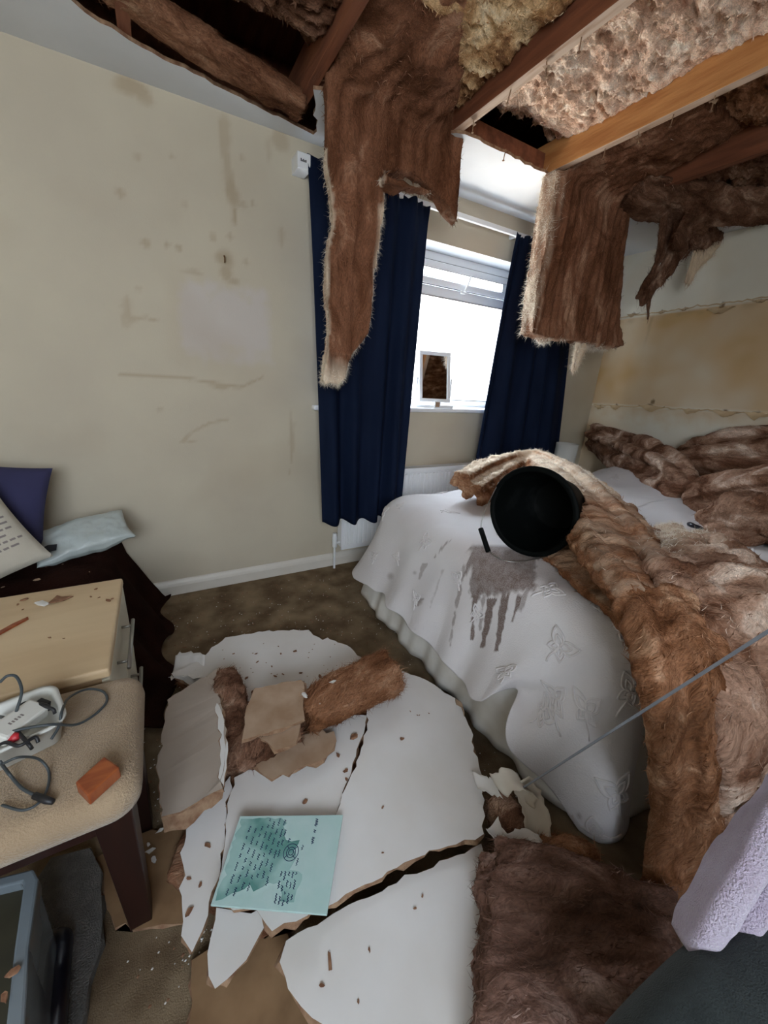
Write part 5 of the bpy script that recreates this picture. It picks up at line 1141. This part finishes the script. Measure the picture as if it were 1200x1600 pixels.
for k, (a, b_, c_) in enumerate([((14, 1138), (40, 1098), (78, 1110)), ((20, 1150), (45, 1100), (86, 1115)), ((0, 1120), (20, 1135), (50, 1170)), ((-5, 1165), (30, 1165), (60, 1160))]):
    cab(['black cable arching highest over the adaptor in the tub', 'black cable arching just inside the first loop in the tub', 'short black cable running beside the adaptor in the tub', 'lowest black cable along the front of the tub'][k], [(a[0], a[1], SZ+.05), ((a[0]+b_[0])/2-3, (a[1]+b_[1])/2-5, SZ+.065), (b_[0], b_[1], SZ+.068), (c_[0]-6, c_[1]-8, SZ+.066), (c_[0], c_[1], SZ+.055)], .0034, M['darkcable'], 'cables coiled in the tub')
V_, F_ = tube_geo([Pz(15, 1160, SZ+.06), Pz(26, 1150, SZ+.066), Pz(32, 1150, SZ+.064)], [.007, .009, .006], 10); V_ = np.array(V_); c = V_.mean(0)
o = mesh_obj('phono_plug', V_-c, F_, M['red'], None, True); o.location = tuple(c); tag(o, 'small red plug among the cables in the tub', 'plug')

# things under the stool
board('grey felt mat under the stool', [(60, 1700), (40, 1400), (80, 1340), (140, 1325), (158, 1360), (160, 1440), (155, 1490), (140, 1530), (128, 1600), (120, 1700)], .035, M['greymat'], .03, jag=.0005, seed=91, name='felt_mat', edge=M['greymat'], back=M['greymat'])['category'] = 'mat'
bxo = empty('storage_box', 'bluish clear plastic storage box with a raised lid rim at the lower left', 'box', loc=tuple(Pz(0, 1500, 0))); bo2 = np.array(bxo.location)
zt = .30
ot = [Pz(52, 1357, zt), Pz(60, 1372, zt), Pz(45, 1480, zt), Pz(32, 1700, zt), Pz(-160, 1700, zt), Pz(-120, 1400, zt), Pz(-60, 1385, zt)]
it = [Pz(34, 1378, zt), Pz(36, 1384, zt), Pz(22, 1480, zt), Pz(2, 1660, zt), Pz(-140, 1660, zt), Pz(-100, 1420, zt), Pz(-50, 1398, zt)]
n = len(ot); V_ = [p-bo2 for p in ot]+[p-bo2 for p in it]+[p-bo2-np.array([0, 0, .022]) for p in it]+[p-bo2-np.array([0, 0, .03]) for p in ot]
F_ = [(i, (i+1) % n, n+(i+1) % n, n+i) for i in range(n)]+[(n+i, n+(i+1) % n, 2*n+(i+1) % n, 2*n+i) for i in range(n)]+[(3*n+i, 3*n+(i+1) % n, (i+1) % n, i) for i in range(n)]
ld = mesh_obj('lid', V_, F_, M['boxplastic'], bxo); bvm = ld.modifiers.new('b', 'BEVEL'); bvm.width = .004; bvm.segments = 2
mesh_obj('lid_panel', [p-bo2-np.array([0, 0, .022]) for p in it], [tuple(range(n))], M['boxdark'], bxo)
V_ = [lerp(p, sum(ot)/n, .05)-bo2-np.array([0, 0, .03]) for p in ot]+[lerp(p, sum(ot)/n, .12)*np.array([1, 1, 0])-bo2+np.array([0, 0, .002]) for p in ot]
mesh_obj('box_wall', V_, [(i, (i+1) % n, n+(i+1) % n, n+i) for i in range(n)]+[tuple(range(n, 2*n))], M['boxplastic'], bxo)
V_, F_ = tube_geo(smooth_path([Pz(88, 1470, .045), Pz(84, 1500, .06), Pz(76, 1560, .065), Pz(66, 1680, .065)], 6), [.012]+[.030]*17+[.03], 14); V_ = np.array(V_); c = V_.mean(0); c[2] = V_[:, 2].min()
V_, F_ = tube_geo(smooth_path([Pz(90, 1466, .05), Pz(86, 1490, .065), Pz(78, 1560, .07), Pz(68, 1680, .07)], 6), [.010, .02, .026, .029]+[.030]*15, 14); V_ = np.array(V_); c = V_.mean(0); c[2] = V_[:, 2].min()
o = mesh_obj('bottle', V_-c, F_, M['darkblue'], None, True); o.location = tuple(c); tag(o, 'glossy black bottle lying on the felt mat beside the storage box', 'bottle')

# ================================================================= RIGHT FOREGROUND
# dark armchair arm
ac = empty('armchair', 'dark charcoal fabric armchair at the bottom right corner', 'chair', loc=(.85, -.30, 0)); aco = np.array([.85, -.30, 0])
arm = slab_geo([Pz(985, 1640, .56), Pz(1020, 1570, .585), Pz(1080, 1505, .60), Pz(1150, 1450, .60), Pz(1230, 1405, .60)], .16, .34, (0, 1, 0), n=24)
Va = np.array(arm[0])+np.array([-.005, -.052, -.168]); oa = mesh_obj('arm', Va-aco, arm[1], M['darkcloth'], ac, True)
MB().box(-.35, .35, -.45, .05, .02, .34).build('seat_base', M['darkcloth'], ac, bevel=.05)
# towel
def towel(pth, wd, th, parent, c, seed, nm='fold', side=(.3, -.2, 1)):
    V_, F_ = slab_geo(pth, wd, th, side, n=24, k=10); V_ = np.array(V_); V_ += (.006*fbm(V_*14+seed, 3))[:, None]*np.array([1, 1, 1]); return mesh_obj(nm, V_-c, F_, M['lilac'], parent, True)
tw = Pz(1120, 1440, .55); two = empty('towel', 'lilac towelling cloth draped behind the dark armchair arm', 'towel', loc=tuple(tw))
towel([Pz(1076, 1478, .56), Pz(1105, 1425, .60), Pz(1140, 1370, .64), Pz(1180, 1305, .68), Pz(1240, 1220, .72)], [.055, .08, .095, .105, .11], [.03, .035, .04, .04, .04], two, tw, 1)
towel([Pz(1130, 1480, .55), Pz(1160, 1440, .58), Pz(1195, 1395, .61), Pz(1240, 1340, .64)], [.05, .06, .07, .07], [.03, .035, .035, .03], two, tw, 2)
board('peach-brown board scrap caught on the insulation at the right edge', [(1158, 1262, .40), (1180, 1238, .42), (1210, 1220, .43), (1230, 1250, .42), (1200, 1275, .40), (1168, 1288, .38)], .4, M['papertan'], .010, seed=93)

# ================================================================= DEBRIS
def chipgeo(seed, sz):
    r = np.random.default_rng(seed); n = 7; V_ = []
    for z in (0, .3*sz):
        for k in range(n): a = 2*math.pi*k/n; rr = sz*r.uniform(.45, 1.1); V_.append((rr*math.cos(a)*1.3, rr*math.sin(a)*.7, z+.12*sz*r.normal()*(z > 0)))
    return V_, [tuple(range(n))[::-1], tuple(range(n, 2*n))]+[(i, (i+1) % n, n+(i+1) % n, n+i) for i in range(n)]
def chips(lst, label, m, big_labels):
    """large crumbs are things of their own; the specks of a few pixels stay together as one scatter"""
    sm = MB(); bl = list(big_labels)
    for k, (px, py, z, sz) in enumerate(lst):
        V_, F_ = chipgeo(k*7+len(label), sz); p = Pz(px, py, z); a = k*1.7; ca, sa = math.cos(a), math.sin(a)
        if sz >= .008:
            o = mesh_obj('plaster_chip', V_, F_, m); o.location = (p[0], p[1], z+.0012); o.rotation_euler = (0, 0, a); tag(o, bl.pop(0), 'debris')
        else: sm.add([(p[0]+ca*v[0]-sa*v[1], p[1]+sa*v[0]+ca*v[1], z+.0012+v[2]) for v in V_], F_)
    if sm.v: o = sm.build('plaster_crumbs', m); tag(o, label, 'debris', kind='stuff')
chips([(38, 938, CT, .010), (28, 945, CT, .006), (150, 921, CT, .006), (142, 933, CT, .005), (155, 934, CT, .004), (170, 939, CT, .010), (176, 936, CT, .005), (78, 997, CT, .005), (36, 953, CT, .004), (100, 998, CT, .003)],
      'tiny brown crumbs scattered over the maple drawers top', M['chip'], ['small brown crumb near the far left of the maple drawers top', 'reddish brown crumb by the right rim of the maple drawers top'])
def flake(label, pts, z, m, seed, th=.004):
    return board(label, pts, z, m, th, .0015, seed, 'plaster_flake', edge=m, back=m)
f_ = flake('pointed brown board flake on the maple drawers top', [(76, 941), (90, 930), (97, 932), (113, 931), (100, 937), (84, 941)], CT+.006, M['chip'], 101); f_['category'] = 'debris'
f_ = flake('white plaster flake beside the brown one on the drawers top', [(54, 941), (66, 938), (75, 941), (68, 945), (60, 945)], CT+.006, M['chipw'], 102); f_['category'] = 'debris'
f_ = flake('thin reddish wood splinter on the maple drawers top', [(0, 985), (20, 974), (42, 964), (40, 968), (18, 980), (0, 990)], CT+.006, M['redblock'], 103); f_['category'] = 'debris'
chips([(461, 1018, .0765, .009), (439, 1022, .0765, .006), (400, 1022, .0765, .006), (442, 1054, .0765, .006), (402, 1035, .0765, .006), (430, 1057, .0765, .007), (385, 1060, .0765, .008), (378, 1078, .0765, .011), (395, 1082, .0765, .009),
       (470, 1052, .0765, .007), (425, 1042, .0765, .004), (365, 1022, .0765, .005), (500, 1058, .0765, .010), (388, 1098, .0765, .006), (482, 1028, .0765, .004)]+[(int(330+220*a), int(1000+70*b), .0765, .0028) for a, b in np.random.default_rng(3).random((26, 2))],
      'tiny brown crumbs scattered over the uppermost white board', M['chip'], ['round dark crumb near the far rim of the uppermost white board', 'brown crumb beside the torn end of the tilted slab', 'larger brown flake above the tan board scrap',
      'brown flake at the left corner of the tan board scrap', 'orange-brown sliver between the uppermost board and the fibrous chunk'])
chips([(628, 1155, .106, .008), (641, 1112, .106, .003), (655, 1118, .106, .003), (670, 1115, .106, .003), (598, 1262, .106, .004), (652, 1118, .106, .003), (660, 1400, .083, .004), (503, 1540, .083, .005),
       (560, 1565, .083, .004), (598, 1333, .106, .003), (577, 1485, .083, .004), (648, 1420, .083, .004)], 'tiny brown specks on the two large white sheets', M['chip'], ['round brown crumb in the middle of the large rounded white sheet'])
f_ = flake('thin brown splinter lying on the bottom white sheet', [(512, 1488), (516, 1488), (518, 1516), (514, 1516)], .086, M['chip'], 104); f_['category'] = 'debris'
chips([(552, 1152, .096, .014), (528, 1180, .096, .009), (540, 1205, .096, .009), (541, 1218, .096, .007), (477, 1253, .096, .008), (325, 1322, .086, .008), (296, 1425, .086, .009), (295, 1373, .086, .005), (313, 1383, .086, .005),
       (372, 1205, .096, .008), (520, 1130, .125, .007)], 'tiny brown crumbs on the middle white boards', M['chip'], ['largest brown flake beside the crack of the large rounded sheet', 'brown flake right of the brown torn board scrap', 'brown flake hanging at the crack above the teal plaque',
      'brown crumb just above the upper edge of the teal plaque', 'brown crumb on the upper part of the left white strip', 'brown oval crumb on the lower end of the left white strip', 'brown crumb at the top corner of the middle white piece'])
chips([(235, 1330, .015, .011), (240, 1345, .015, .009), (250, 1298, .015, .009), (232, 1320, .015, .006)], 'tiny white chips beside the stool leg', M['chipw'], ['white plaster chip nearest the stool leg, upper of the close pair', 'white plaster chip nearest the stool leg, lower of the close pair', 'white paper sliver at the foot of the tilted slab'])
chips([(520, 1066, .225, .011), (476, 1088, .215, .013), (500, 1100, .21, .005)], 'tiny white chips on the fibrous chunk', M['chipw'], ['white paint chip on top of the fibrous insulation chunk', 'white curled paint chip at the edge of the tan board scrap'])
chips([(57, 907, .435, .010), (72, 886, .435, .005), (120, 891, .435, .004), (140, 894, .435, .004), (98, 882, .435, .004), (128, 868, .435, .004), (5, 918, .435, .006)], 'pale crumbs scattered on the dark brown throw', M['papertan'], ['tan crumb on the dark throw behind the drawers'])
chips([(20, 1520, .302, .009), (8, 1560, .302, .008)], '', M['chip'], ['brown crumb on the storage box rim, nearer the stool', 'brown crumb on the storage box rim, nearer the bottom of the photo'])
# fine grit trodden into the carpet
r = np.random.default_rng(77); g = MB()
for k in range(900):
    x = r.uniform(-.2, 1.0); y = r.uniform(.5, 2.2); s = r.uniform(.0012, .004)
    if r.random() < .45: x = r.normal(-.03, .06); y = r.uniform(.6, 1.5)
    g.add([(x-s, y, .0005), (x, y-s*.7, .0005), (x+s, y+s*.2, .0005), (x, y+s, .0005), (x, y, s*.8)], [(0, 1, 4), (1, 2, 4), (2, 3, 4), (3, 0, 4)])
o = g.build('plaster_grit', M['chipw']); tag(o, 'fine pale plaster grit scattered over the brown carpet', 'debris', kind='stuff')
r = np.random.default_rng(78); g = MB()
for k in range(900):
    x = r.uniform(-.2, 1.0); y = r.uniform(.5, 2.25); s = r.uniform(.002, .006)
    g.add([(x-s, y, .0005), (x, y-s*.7, .0005), (x+s, y+s*.2, .0005), (x, y+s, .0005), (x, y, s*.6)], [(0, 1, 4), (1, 2, 4), (2, 3, 4), (3, 0, 4)])
o = g.build('brown_grit', M['chip']); tag(o, 'fine brown grit scattered over the carpet', 'debris', kind='stuff')
